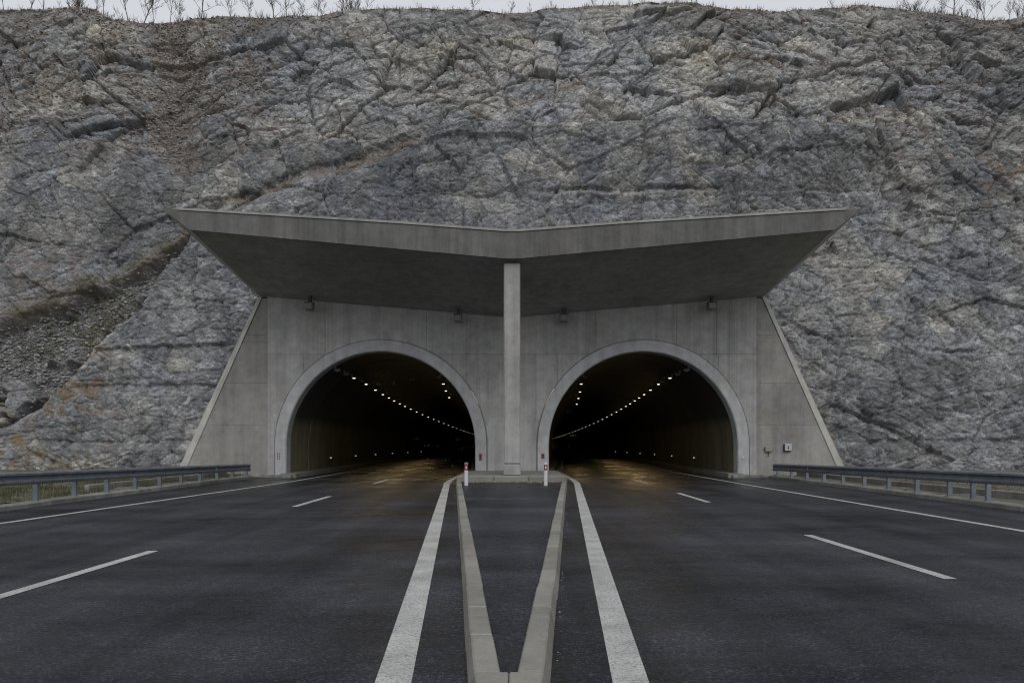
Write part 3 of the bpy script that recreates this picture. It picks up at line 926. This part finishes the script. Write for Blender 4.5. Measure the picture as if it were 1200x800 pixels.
soil = np.maximum(soil, .75*sstep(.47, .57, fbB*.45+fbA*.35+fbD*.2+.02)*(1-sstep(270, 390, PX))*(1-sstep(120, 200, PYw)))
soil = np.maximum(soil, .8*sstep(.46, .56, fbB*.5+fbD*.5)*np.exp(-((PX-20)/90)**2-((PY-320)/45)**2))
soil = np.maximum(soil, .7*sstep(.50, .58, fbB*.5+fbD*.3+fbA*.2)*np.exp(-((PX-1090)/110)**2-((PY-120)/90)**2))
soil = np.maximum(soil, upper*sstep(.62, .85, up+.5*(fbB-.5))*.9*sstep(.35, .6, fbA))
led_w = np.interp(PX, [-300, 100, 300, 600, 760], [.7, .5, .34, .30, .2])
soil = np.maximum(soil, np.exp(-((d_led-.12)/led_w)**4)*sstep(.22, .42, fbB+.1)*np.interp(PX, [560, 760], [.95, .35])*(PX < 780))
soil = np.maximum(soil, .35*talus)
soil = np.maximum(soil, .55*np.exp(-(e2/.05))*upper*sstep(.45, .62, fbA))
moss = .75*sstep(.48, .66, fbB*.6+fbA*.4+.04)*np.maximum(talus*1.0, .8*np.exp(-((d_led)/.7)**2)*(PX < 330))
moss = np.maximum(moss, sstep(.55, .7, fbB)*np.exp(-((PX-233)/16)**2-((PY-233)/12)**2))
moss = np.maximum(moss, .5*sstep(.7, .9, up)*sstep(.5, .65, fbA))
rust = sstep(.47, .62, fbB*.65+fbA*.35+.02)*(np.exp(-((PX-20)/85)**2-((PY-505)/55)**2)+.9*np.exp(-((PX-92)/32)**2-((PY-408)/60)**2)+.6*np.exp(-((PX-1170)/50)**2-((PY-200)/25)**2)
        + .9*np.exp(-((PX-972)/8)**2-((PY-520)/25)**2))
rust = np.clip(rust*1.6, 0, 1)*sstep(.43, .55, fbD)
tan_ = sstep(.52, .70, fbC*.4+t2*.25+fbA*.35)*.8
tan_ = np.maximum(tan_, .9*sstep(.45, .6, fbA)*np.exp(-((PX-1170)/60)**2-((PY-205)/30)**2))
tan_ = np.maximum(tan_, .6*np.exp(-((PX-120)/30)**2-((PY-240)/60)**2)*sstep(.4, .6, fbB))
sk = fbm(X*.85+1.5*w3, S*.06, 83, 3)
seep = sstep(.50, .58, sk)*cut*(PYw < 300)*(1-.6*sstep(820, 900, PX))*sstep(.25, .45, fbA+.1)
seep = np.maximum(seep, .8*sstep(.52, .66, fbC*.5+sk*.5)*cut*sstep(290, 360, PYw))
seep = np.maximum(seep, .45*sstep(.40, .6, fbC)*cut)
seep = np.maximum(seep, .75*(1-sstep(.0, .9, np.abs(PYb-521)/14+1.2*(.55-fbA)))*((PX < 300) | (PX > 960)))
tone = np.clip(.56-.10*cut-.05*cut*(PY < 300)+.8*(fbC-.5)+.25*(t1-.5)+.3*(t2-.5)+.35*(t3-.5)+.4*(t4-.5)+.7*(fbA-.5), 0, 1)
tone = np.clip(tone+.18*talus*(t4 > .6), 0, 1)

idx = (np.arange(NZ-1)[:, None]*NX+np.arange(NX-1))
hole = (np.abs(X) < 12.0) & (Zb < 8.4)
keep = ~(hole[:-1, :-1] & hole[1:, 1:])
I = idx[keep]
F = np.stack([I, I+1, I+NX+1, I+NX], 1)
me = np_mesh('cliff', P.reshape(-1, 3), F, smooth=False)
for nm, chans in (('mask_a', (soil, rust, moss)), ('mask_b', (tan_, seep, tone))):
    at = me.color_attributes.new(nm, 'FLOAT_COLOR', 'POINT')
    arr = np.ones((NX*NZ, 4), np.float32)
    for k, c in enumerate(chans): arr[:, k] = np.clip(c, 0, 1).ravel()
    at.data.foreach_set('color', arr.ravel())
obj('cliff', me, M['rock'], kind='structure')

# plateau behind the brow
top = P[-1]
Zoff = [0, -.05, -.3, .2, 2.0]; Yoff = [0, 1.0, 4.0, 12, 380]
sub = top[::10]
V = []
for k in range(5):
    q = sub.copy(); q[:, 1] += Yoff[k]; q[:, 2] += Zoff[k]+(.25*(fbm(q[:, 0]*.6, q[:, 1]*.6, 4)-.5) if k else 0); V.append(q)
n = len(sub)
V = np.concatenate(V)
I = (np.arange(4)[:, None]*n+np.arange(n-1)).ravel()
me = np_mesh('plateau', V, np.stack([I, I+1, I+n+1, I+n], 1))
obj('plateau', me, M['grass_dry'], kind='structure')

# ------------------------------------------------------------------ loose stones and dry growth on the slope
rng = np.random.default_rng(5)
ico = bmesh.new(); bmesh.ops.create_icosphere(ico, subdivisions=1, radius=1)
bmesh.ops.dissolve_degenerate(ico, edges=ico.edges, dist=.001)
IV = np.array([v_.co[:] for v_ in ico.verts]); IF = np.array([[q.index for q in f.verts] for f in ico.faces]); ico.free()
def scatter_stones(name, pts, smin, smax, mat, label, flat=.45):
    Vs, Fs = [], []
    for i, p in enumerate(pts):
        s = smin+(smax-smin)*rng.random()**3
        sc = s*np.array([rng.uniform(.7, 1.4), rng.uniform(.7, 1.2), flat*rng.uniform(.6, 1.3)])
        q = IV*(1+.6*(rng.random((len(IV), 1))-.5))*sc
        a, b = rng.uniform(0, 6.28), rng.uniform(-.7, .7)
        ca, sa, cb, sb = math.cos(a), math.sin(a), math.cos(b), math.sin(b)
        Rm = np.array([[ca, -sa, 0], [sa, ca, 0], [0, 0, 1]]) @ np.array([[1, 0, 0], [0, cb, -sb], [0, sb, cb]])
        Vs.append(q @ Rm.T+p); Fs.append(IF+i*len(IV))
    me_ = np_mesh(name, np.concatenate(Vs), np.concatenate(Fs), smooth=False)
    return obj(name, me_, mat, kind='stuff', label=label, cat='stones')
flatP = P.reshape(-1, 3); flatN = Nn.reshape(-1, 3)
visible = (np.abs(PX-600) < 760)
def pick(weight, n):
    w = (weight*visible).ravel(); w = w/w.sum()
    return rng.choice(len(w), n, p=w)
ii = pick(np.clip(talus-.2, 0, 1)*(1-.5*moss), 7500)
scatter_stones('scree', flatP[ii]+flatN[ii]*.03, .025, .13, M['stone'], 'pale broken scree lying on the earthy bank at the left of the cliff')
scree_w = np.clip(soil-.3, 0, 1)*(1-sstep(120, 190, PY))*np.interp(PX, [0, 380, 420, 760, 840, 1200], [1, 1, .12, .12, .6, .8])
ii = pick(scree_w, 9000)
scatter_stones('slope_rubble', flatP[ii]+flatN[ii]*.02, .025, .12, M['stone'], 'small pale rubble strewn over the brown upper slope')

def tufts(name, pts, hmin, hmax, mat, label, blades=7, spread=.16, lean=.5):
    n = len(pts)
    Vs = np.zeros((n*blades*3, 3), np.float32)
    base = np.repeat(pts, blades, 0)
    a = rng.uniform(0, 6.28, n*blades); r = spread*np.sqrt(rng.random(n*blades))
    root = base+np.stack([np.cos(a)*r, np.sin(a)*r, -.03+0*a], 1)
    hgt = np.repeat(hmin+(hmax-hmin)*rng.random(n)**2, blades)*rng.uniform(.6, 1.1, n*blades)
    l = rng.uniform(0, lean, n*blades)*hgt; w = hgt*rng.uniform(.035, .08, n*blades)
    b = rng.uniform(0, 6.28, n*blades)
    side_ = np.stack([np.cos(b), np.sin(b), 0*b], 1)
    Vs[0::3] = root-side_*w[:, None]; Vs[1::3] = root+side_*w[:, None]
    Vs[2::3] = root+np.stack([np.cos(a)*l, np.sin(a)*l, hgt], 1)
    Fs = np.arange(n*blades*3).reshape(-1, 3)
    return obj(name, np_mesh(name, Vs, Fs, smooth=False), mat, kind='stuff', label=label, cat='grass')
gw = np.clip(soil-.45, 0, 1)*(1-sstep(150, 230, PY))
ii = pick(gw, 2400)
tufts('dry_heather', flatP[ii], .10, .38, M['grass_dry'], 'dry brown heather and grass on the top of the cliff')
rim = (v[:, None] > .985)*np.ones_like(X)
ii = pick(rim, 1800)
tufts('brow_grass', flatP[ii]+rng.normal(0, .12, (1800, 3))*np.array([1, 1, .1]), .10, .36, M['grass_dry'], 'dark grass along the brow of the cliff', lean=.8)
ii = pick(np.clip(moss-.25, 0, 1), 3000)
tufts('moss_grass', flatP[ii], .06, .22, M['grass_verge'], 'green grass on the ledge and bank left of the portal')
def verge_pts(side, n, x0, x1, y0, y1):
    x = rng.uniform(x0, x1, n); y = rng.uniform(y0, y1, n)
    k = fbm(x*.7, y*.7, 90) > .46
    x, y = x[k], y[k]
    return np.stack([side*x, y, .10+.02*np.maximum(0, x-14)], 1)
tufts('verge_grass', np.concatenate([verge_pts(-1, 9000, 12.7, 19, 12, 37)]), .05, .24, M['grass_verge'], 'green and brown verge grass behind the left crash barrier', spread=.12)
tufts('verge_weeds', np.concatenate([verge_pts(1, 5000, 13.8, 19, 12, 37)]), .05, .22, M['grass_dry'], 'yellowish weeds behind the right crash barrier', spread=.12)

# gravel and leaf litter in front of the plinth, grit along the kerbs
gp = np.stack([rng.uniform(-1.9, 1.9, 900), 30.45-np.abs(rng.normal(0, .45, 900)), np.full(900, .115)], 1)
gp = gp[(np.abs(gp[:, 0]) < k_lat(gp[:, 1])-.3)]
scatter_stones('gravel', gp, .012, .05, simple('ochre gravel', (.23, .20, .13), .9, .5, 12), 'ochre gravel and litter against the plinth on the median')
gp = []
for side in (-1, 1):
    y = rng.uniform(4.5, 30, 160); gp.append(np.stack([side*(k_lat(y)+.012+np.abs(rng.normal(0, .03, 160)))-.02, y, np.full(160, .004)], 1))
    y = rng.uniform(10, 36, 500); gp.append(np.stack([side*(12.02-np.abs(rng.normal(0, .10, 500))), y, np.full(500, .004)], 1))
scatter_stones('road_grit', np.concatenate(gp), .003, .010, M['stone'], 'fine grit along the kerbs')

# ------------------------------------------------------------------ crash barriers
def rail_z(y):                                   # top of the beam
    return .92 if y < 18 else .92-(.92-.68)*(min(y, 36)-18)/18.0
RAIL_LAT = 12.3
# W profile: (offset towards the road, height below the top)
WP = [(0.0, 0.0), (.035, -.012), (.075, -.045), (.078, -.09), (.02, -.135), (.015, -.165), (.02, -.195), (.078, -.24), (.075, -.285), (.035, -.318), (0, -.33)]
def beam(side, y0, y1, lift):
    m = MB(); n = len(WP)
    ysb = np.linspace(y0, y1, 4)
    for th in (0, -.006):
        for y in ysb:
            m.v += [(-side*(o+th+lift), y, rail_z(y)+h) for o, h in WP]
    for lay in (0, 1):
        b = lay*4*n
        for k in range(3):
            for i in range(n-1):
                q = (b+k*n+i, b+k*n+i+1, b+(k+1)*n+i+1, b+(k+1)*n+i)
                m.f.append(q if lay == 0 else q[::-1])
    for k in range(3):
        for i in (0, n-1):
            m.f.append((k*n+i, (k+1)*n+i, 4*n+(k+1)*n+i, 4*n+k*n+i))
    for k in (0, 3):
        for i in range(n-1): m.f.append((k*n+i, k*n+i+1, 4*n+k*n+i+1, 4*n+k*n+i))
    return m.mesh('beam')
for side in (-1, 1):
    sn = 'left' if side < 0 else 'right'
    rail = empty('crash_barrier', (side*RAIL_LAT, 0, 0), label='galvanised steel crash barrier along the %s edge of the road' % sn, cat='crash barrier', group='crash barriers')
    yb = 35.95
    k = 0
    while yb > -8:
        y0 = yb-3.5
        obj('beam', beam(side, y0-.16, yb, .004 if k % 2 else .0), M['galv'], rail)
        # splice bolts
        for dy in (.04, -.09):
            for hz in (-.075, -.255):
                b = MB(); yy = y0+dy; xo_ = -side*.084
                b.tube([(xo_+side*.006, yy, rail_z(yy)+hz), (xo_-side*.012, yy, rail_z(yy)+hz)], .018, 6)
                if y0 > 5: obj('bolt', b.mesh('bolt'), M['galv_dark'], rail)
        yb = y0; k += 1
    # rounded end piece
    m = MB(); n = 7
    m.box(-.09, .05, 35.951, 36.0, rail_z(36)-.345, rail_z(36)+.015)
    obj('end_cap', m.mesh('end_cap', bevel=.015), M['galv_dark'], rail)
    ys = ([35.7-1.75*i for i in range(26)]+([20.6] if side > 0 else []))
    for y in ys:
        m = MB(); zt_ = rail_z(y)-.06
        # open C section post
        poly = [(-.06, -.04), (.06, -.04), (.06, -.015), (.052, -.015), (.052, -.03), (-.052, -.03), (-.052, .03), (.052, .03), (.052, .015), (.06, .015), (.06, .04), (-.06, .04)]
        m.prism([(side*(p[0]+.065), y+p[1]) for p in poly], 'z', .0, zt_)
        obj('post', m.mesh('post'), M['galv'], rail)
        if y > 4:
            m = MB(); m.box(side*.065-.10, side*.065+.10, y-.085, y+.085, .12, .135); obj('base_plate', m.mesh('base_plate'), M['galv_dark'], rail)
            m = MB(); m.tube([(-side*.014, y, rail_z(y)-.165), (-side*.034, y, rail_z(y)-.165)], .024, 6); obj('bolt', m.mesh('bolt'), M['galv_dark'], rail)
        if y in ys[2:26:4] and y > 4:
            m = MB(); m.hexa([(-side*.02-.02, y-.35, rail_z(y)-.20), (-side*.02+.02, y-.35, rail_z(y)-.20), (-side*.02+.02, y-.31, rail_z(y)-.20), (-side*.02-.02, y-.31, rail_z(y)-.20),
                              (-side*.02-.05, y-.35, rail_z(y)-.13), (-side*.02+.05, y-.35, rail_z(y)-.13), (-side*.02+.05, y-.31, rail_z(y)-.13), (-side*.02-.05, y-.31, rail_z(y)-.13)])
            obj('reflector', m.mesh('reflector'), M['red_plastic'] if (int(y) % 2) else M['white_plastic'], rail)
    # edging slabs carrying the posts
    edg = empty('edging_kerb', (side*12.1, 0, 0), label='low concrete edging strip under the %s crash barrier' % sn, cat='kerb', group='edging kerbs')
    y1 = 36.2 if side > 0 else 35.8
    while y1 > -6:
        y0 = y1-2.0
        m = MB(); dz = random.uniform(-.008, .008)
        xa, xb_ = sorted((0, side*.54))
        m.box(xa, xb_, y0+.006, y1-.006, -.05, .12+dz)
        obj('edging_slab', m.mesh('edging_slab', bevel=.015), M['edging'], edg)
        y1 = y0
    # drain kerb behind
    y_end = 14. if side > 0 else 26.
    dr = empty('drain_kerb', (side*13.55, 0, 0), label='low concrete drain kerb behind the %s crash barrier' % sn, cat='kerb', group='drain kerbs')
    y1 = 36.6
    while y1 > y_end:
        m = MB(); xa, xb_ = sorted((0, side*.16)); m.box(xa, xb_, y1-3+.008, y1-.008, -.05, .30+random.uniform(-.012, .012))
        obj('drain_slab', m.mesh('drain_slab', bevel=.015), M['edging'], dr)
        y1 -= 3
    # rough footing where the wall meets the road
    m = MB(); fx0, fx1 = sorted((side*10.99, side*12.0))
    m.box(fx0, fx1, 36.5, 36.985, -.05, .13); m.box(*sorted((side*10.4, side*10.98)), 36.15, 36.39, -.05, .13)
    obj('footing', m.mesh('footing', bevel=.03), M['edging'], kind=None, label='rough concrete footing at the foot of the %s arch' % sn, cat='footing', group='arch footings')

# ------------------------------------------------------------------ small things
for side, px in ((-1, 546.4), (1, 639.5)):
    d = 27.7
    x = px2x(px, d)
    t = empty('delineator_post', (x, d, .105), label='white delineator post with red band on the %s side of the median' % ('left' if side < 0 else 'right'), cat='delineator', group='delineator posts')
    def post(z0, z1, r):
        m = MB(); n = 12
        poly = [(r*math.cos(2*math.pi*i/n), .8*r*math.sin(2*math.pi*i/n)) for i in range(n)]
        m.prism(poly, 'z', z0, z1); return m
    obj('shaft', post(0, .545, .068).mesh('shaft'), M['white_plastic'], t)
    b = obj('red_band', post(.548, .745, .066).mesh('red_band'), M['red_plastic'], t)
    obj('cap', post(.748, .83, .068).mesh('cap', bevel=.01), M['grey_paint'] if side < 0 else M['white_plastic'], t)
    m = MB(); m.box(-.022, .022, -.062, -.054, .60, .70); obj('reflector', m.mesh('reflector'), M['white_plastic'], b)

for px, py, w in ((363, 358, 'left end above the left arch'), (537, 372, 'column, above the left arch'), (661, 372, 'column, above the right arch'), (834, 358, 'right end above the right arch')):
    t = empty('camera_box', (px2x(px, 36.5), 36.5, py2z(py, 36.5)), label='small grey box under the canopy nearest the %s' % w, cat='box', group='boxes under the canopy')
    m = MB(); m.box(-.19, .17, -.22, .2, -.20, .14); obj('case', m.mesh('case', bevel=.02), M['grey_paint'], t)
    m = MB(); m.box(-.06, .08, -.08, .10, .142, .75); obj('bracket', m.mesh('bracket', bevel=.01), M['black_plastic'], t)
    m = MB(); m.box(-.21, .19, -.26, .22, .10, .139); obj('hood', m.mesh('hood', bevel=.008), M['black_plastic'], t)
    m = MB(); m.box(-.15, .13, -.245, -.221, -.15, .06); obj('front_glass', m.mesh('front_glass', bevel=.008), M['lamp_off'] if False else M['grey_paint'], t)

# emergency sign box on the right wing wall
t = empty('sign_box', (px2x(922.5), D_WALL-.09, py2z(524)), label='white square sign box with black symbol on the right wing wall', cat='sign')
m = MB(); m.box(-.185, .16, -.02, .10, -.185, .16); obj('case', m.mesh('case', bevel=.01), M['black_plastic'], t)  # black body set off left and below: shaded box sides put into colour
m = MB(); m.box(-.16, .175, -.06, -.021, -.16, .175); obj('face', m.mesh('face', bevel=.01), M['sign_white'], t)
m = MB()
k = 14
def disc(m, cx, cz, r, y, z_s=1.0):
    b = len(m.v); m.v += [(cx+r*math.cos(2*math.pi*i/k), y, cz+z_s*r*math.sin(2*math.pi*i/k)) for i in range(k)]; m.f.append(tuple(range(b, b+k)))
disc(m, .0, -.045, .036, -.066); disc(m, 0, .075, .020, -.066)
b = len(m.v)
m.v += [(-.035, -.066, .035), (.035, -.066, .035), (.014, -.066, .062), (-.014, -.066, .062), (-.012, -.066, .034), (.012, -.066, .034), (.02, -.066, -.02), (-.02, -.066, -.02)]
m.f += [(b, b+1, b+2, b+3), (b+7, b+6, b+5, b+4)]
obj('symbol', m.mesh('symbol', fix=False), M['black_plastic'], t)
t = empty('call_box', (px2x(899.5), D_WALL-.06, py2z(526)), label='small faded yellow box with a red lamp beside the right arch', cat='box')
m = MB(); m.box(-.15, .19, -.06, .05, -.13, .13); obj('case', m.mesh('case', bevel=.03), M['yellow_box'], t)
m = MB(); m.box(-.195, -.153, -.04, .03, .0, .06); obj('lamp', m.mesh('lamp', bevel=.015), M['red_plastic'], t)
m = MB(); m.tube([(.02, -.01, -.13), (.03, 0, -.22), (.02, .03, -.36)], .018, 6); obj('cable', m.mesh('cable'), M['black_plastic'], t)
# red plates on the rings beside the median
for px, py, s in ((563, 535, 'left'), (636.3, 534, 'right')):
    t = empty('red_plate', (px2x(px, 36.85), 36.85, py2z(py, 36.85)), label='small red plate on the inner foot of the %s arch ring' % s, cat='plate', group='red plates on the arch rings')
    hh = .15 if s == 'left' else .11
    m = MB(); m.box(-.07, .07, 0, .03, -hh, hh); obj('plate', m.mesh('plate', bevel=.006), M['red_plastic'], t)
    m = MB(); m.box(-.03, .03, -.006, -.001, -.05, .06); obj('mark', m.mesh('mark'), M['black_plastic'], t)
# stencilled red marks on the far left ring foot
t = empty('stencil_mark', (px2x(326.3, 36.86), 36.87, py2z(534, 36.86)), label='faint red stencil on the outer foot of the left arch ring', cat='marking')
for k_, (dx, dz) in enumerate(((-.05, .12), (.05, .10), (-.04, .0), (.05, -.02), (-.05, -.12), (.04, -.13))):
    m = MB(); m.box(dx-.025, dx+.025, 0, .008, dz-.03, dz+.03); obj('stroke', m.mesh('stroke'), M['red_plastic'], t)
t = empty('survey_bolt', (px2x(871, 36.86), 36.885, py2z(536, 36.86)), label='small white stud on the outer foot of the right arch ring', cat='stud')
m = MB(); m.tube([(0, 0, 0), (0, -.03, 0)], .05, 10); obj('head', m.mesh('head'), M['white_plastic'], t)

# ------------------------------------------------------------------ bare trees along the brow
def grow(seed, height, spread, depth=4):
    rg = random.Random(seed)
    tr, br = MB(), MB()
    def limb(p, d, L, r, lev, out):
        pts, rad = [p], [r]
        n = 4 if lev < 2 else 3
        q, dd = p.copy(), d.copy()
        for i in range(n):
            dd = (dd+Vector((rg.uniform(-1, 1), rg.uniform(-1, 1), rg.uniform(-.2, .6)))*.16).normalized()
            q = q+dd*(L/n); pts.append(q.copy()); rad.append(r*(1-.75*(i+1)/n))
        out.tube([tuple(a) for a in pts], rad, 4 if lev < 2 else 3, cap=False)
        if lev >= depth: return
        cnt = rg.randint(13, 18) if lev == 0 else rg.randint(4, 6)
        for k in range(cnt):
            f = rg.uniform(.22 if lev == 0 else .3, .98)
            i = min(n-1, int(f*n)); a = pts[i].lerp(pts[i+1], f*n-i)
            ang = rg.uniform(0, 6.28); tilt = rg.uniform(.5, 1.1)*spread
            nd = (dd*math.cos(tilt)+Vector((math.cos(ang), math.sin(ang), .35))*math.sin(tilt)).normalized()
            limb(a, nd, L*rg.uniform(.28, .5)*(1.15-.4*f), max(.007, r*.42*(1.1-.5*f)), lev+1, br)
    limb(Vector((0, 0, -.2)), Vector((rg.uniform(-.1, .1), rg.uniform(-.1, .1), 1)).normalized(), height, height*.008+.005, 0, tr)
    a, b = tr.mesh('trunk', fix=False), br.mesh('crown', fix=False)
    a.materials.append(M['bark']); b.materials.append(M['bark'])
    return a, b
PROT = [grow(11, 3.4, .75, 3), grow(12, 3.0, .6, 3), grow(13, 3.8, 1.0, 3), grow(14, 2.6, .7, 3), grow(15, 3.2, 1.1, 3)]
TREES = [(5, 2.6, 1), (35, 3.0, 0), (52, 2.4, 3), (85, 2.0, 3), (90, 2.4, 4), (112, 2.0, 1), (122, 2.6, 0), (152, 2.8, 1), (166, 2.7, 0), (182, 2.3, 3), (198, 3.2, 2), (212, 1.9, 1), (231, 3.2, 4),
         (272, 2.2, 0), (294, 2.0, 1), (321, 2.7, 3), (339, 2.5, 2), (355, 1.7, 1), (370, 2.6, 0), (382, 1.7, 3), (401, 2.3, 4), (427, 2.4, 2),
         (487, .8, 4), (552, 1.8, 1), (597, 1.1, 3), (622, 1.0, 1), (645, 1.0, 0), (698, 1.2, 3), (740, .9, 0), (778, .6, 4), (810, 1.3, 1),
         (977, 1.4, 0), (1060, 1.5, 4), (1077, 1.6, 2), (1101, 1.8, 1), (1122, 3.4, 4), (1144, 2.2, 0), (1156, 2.5, 3), (1182, 1.7, 1), (1197, 2.6, 2)]
TD = ['slender bare tree', 'thin whip-like bare sapling', 'bare tree with spreading twigs', 'small upright bare tree', 'bushy many-twigged bare tree']
cnt = {}
for k, (px, h, pr) in enumerate(TREES):
    col = int(np.argmin(np.abs(600+FPX*P[-1, :, 0]/(P[-1, :, 1]+.8)-px)))
    bx_, by_, bz_ = P[-1, col]
    where = 'leftmost part' if px < 130 else 'left part' if px < 260 else 'left-centre part' if px < 440 else 'middle' if px < 700 else 'right-centre part' if px < 900 else 'right part'
    near = 'outermost tree at the left edge of the photo' if k == 0 else 'the outermost tree at the right edge of the photo' if k == len(TREES)-1 else None
    lab = '%s %s on the brow, %s from the left of the skyline' % ('tall' if h > 2.5 else 'short' if h > 1.3 else 'tiny', TD[pr].replace('small ', ''), ORD[k])
    h = h*(1.35 if h > 2.2 else 1.1)
    t = empty('bare_tree', (bx_, by_+.8, bz_-.12), label=lab, cat='tree', group='bare trees along the brow')
    s = h/[3.4, 3.0, 3.8, 2.6, 3.2][pr]
    vr = random.uniform(.75, 1.25); t.scale = (s*vr, s*vr, s); t.rotation_euler = (random.uniform(-.1, .1), random.uniform(-.1, .1), 1.7*k)
    obj('trunk', PROT[pr][0], None, t); obj('crown', PROT[pr][1], None, t)

def bush(seed, height):
    rg = random.Random(seed); st, tw = MB(), MB()
    for k in range(9):
        a = rg.uniform(0, 6.28); lean = rg.uniform(.1, .65)
        d = Vector((math.cos(a)*lean, math.sin(a)*lean, 1)).normalized()
        L = height*rg.uniform(.55, 1.0); p = Vector((math.cos(a)*.06, math.sin(a)*.06, -.1)); pts = [p]
        for i in range(4):
            d = (d+Vector((rg.uniform(-1, 1), rg.uniform(-1, 1), .3))*.14).normalized(); p = p+d*L/4; pts.append(p)
        st.tube([tuple(q) for q in pts], [.012, .010, .009, .007, .005], 3, cap=False)
        for j in range(11):
            f = rg.uniform(.25, 1)*3.99; i = int(f); q = pts[i].lerp(pts[i+1], f-i)
            b = rg.uniform(0, 6.28); e = (d+Vector((math.cos(b), math.sin(b), .3))*.8).normalized()*L*rg.uniform(.15, .4)
            e2 = q+e*.6+Vector((rg.uniform(-.03, .03), rg.uniform(-.03, .03), .02))
            tw.tube([tuple(q), tuple(e2), tuple(q+e+Vector((0, 0, L*.06)))], [.007, .006, .004], 3, cap=False)
    a, b = st.mesh('stems', fix=False), tw.mesh('twigs', fix=False)
    a.materials.append(M['bark']); b.materials.append(M['bark'])
    return a, b
BUSH = [bush(31, 1.0), bush(32, 1.0), bush(33, 1.0)]
spots = sorted([14, 22, 62, 72, 88, 95, 104, 118, 127, 140, 174, 205, 222, 240, 250, 283, 305, 330, 348, 392, 410, 416, 436, 470, 495, 546, 560, 705, 770, 792, 985, 1048, 1055, 1066, 1071, 1083, 1090, 1097, 1110, 1117, 1130, 1138, 1163, 1170, 1190])
for k, px in enumerate(spots):
    col = int(np.argmin(np.abs(600+FPX*P[-1, :, 0]/(P[-1, :, 1]+.5)-px)))
    x, y, z = P[-1, col]
    h = random.uniform(.5, 1.5)*(.6 if 460 < px < 1000 else 1.0)
    side_w = 'left' if px < 450 else 'middle' if px < 1000 else 'right'
    t = empty('bare_shrub', (x, y+random.uniform(.1, 1.6), z-.08), label='low leafless shrub on the brow, %s shrub from the left of the skyline' % ORD[k], cat='shrub', group='leafless shrubs on the %s of the brow' % side_w)
    t.scale = (h*random.uniform(.8, 1.3), h*random.uniform(.8, 1.3), h); t.rotation_euler = (0, 0, random.uniform(0, 6.28))
    a, b = BUSH[k % 3]
    obj('stems', a, None, t); obj('twigs', b, None, t)
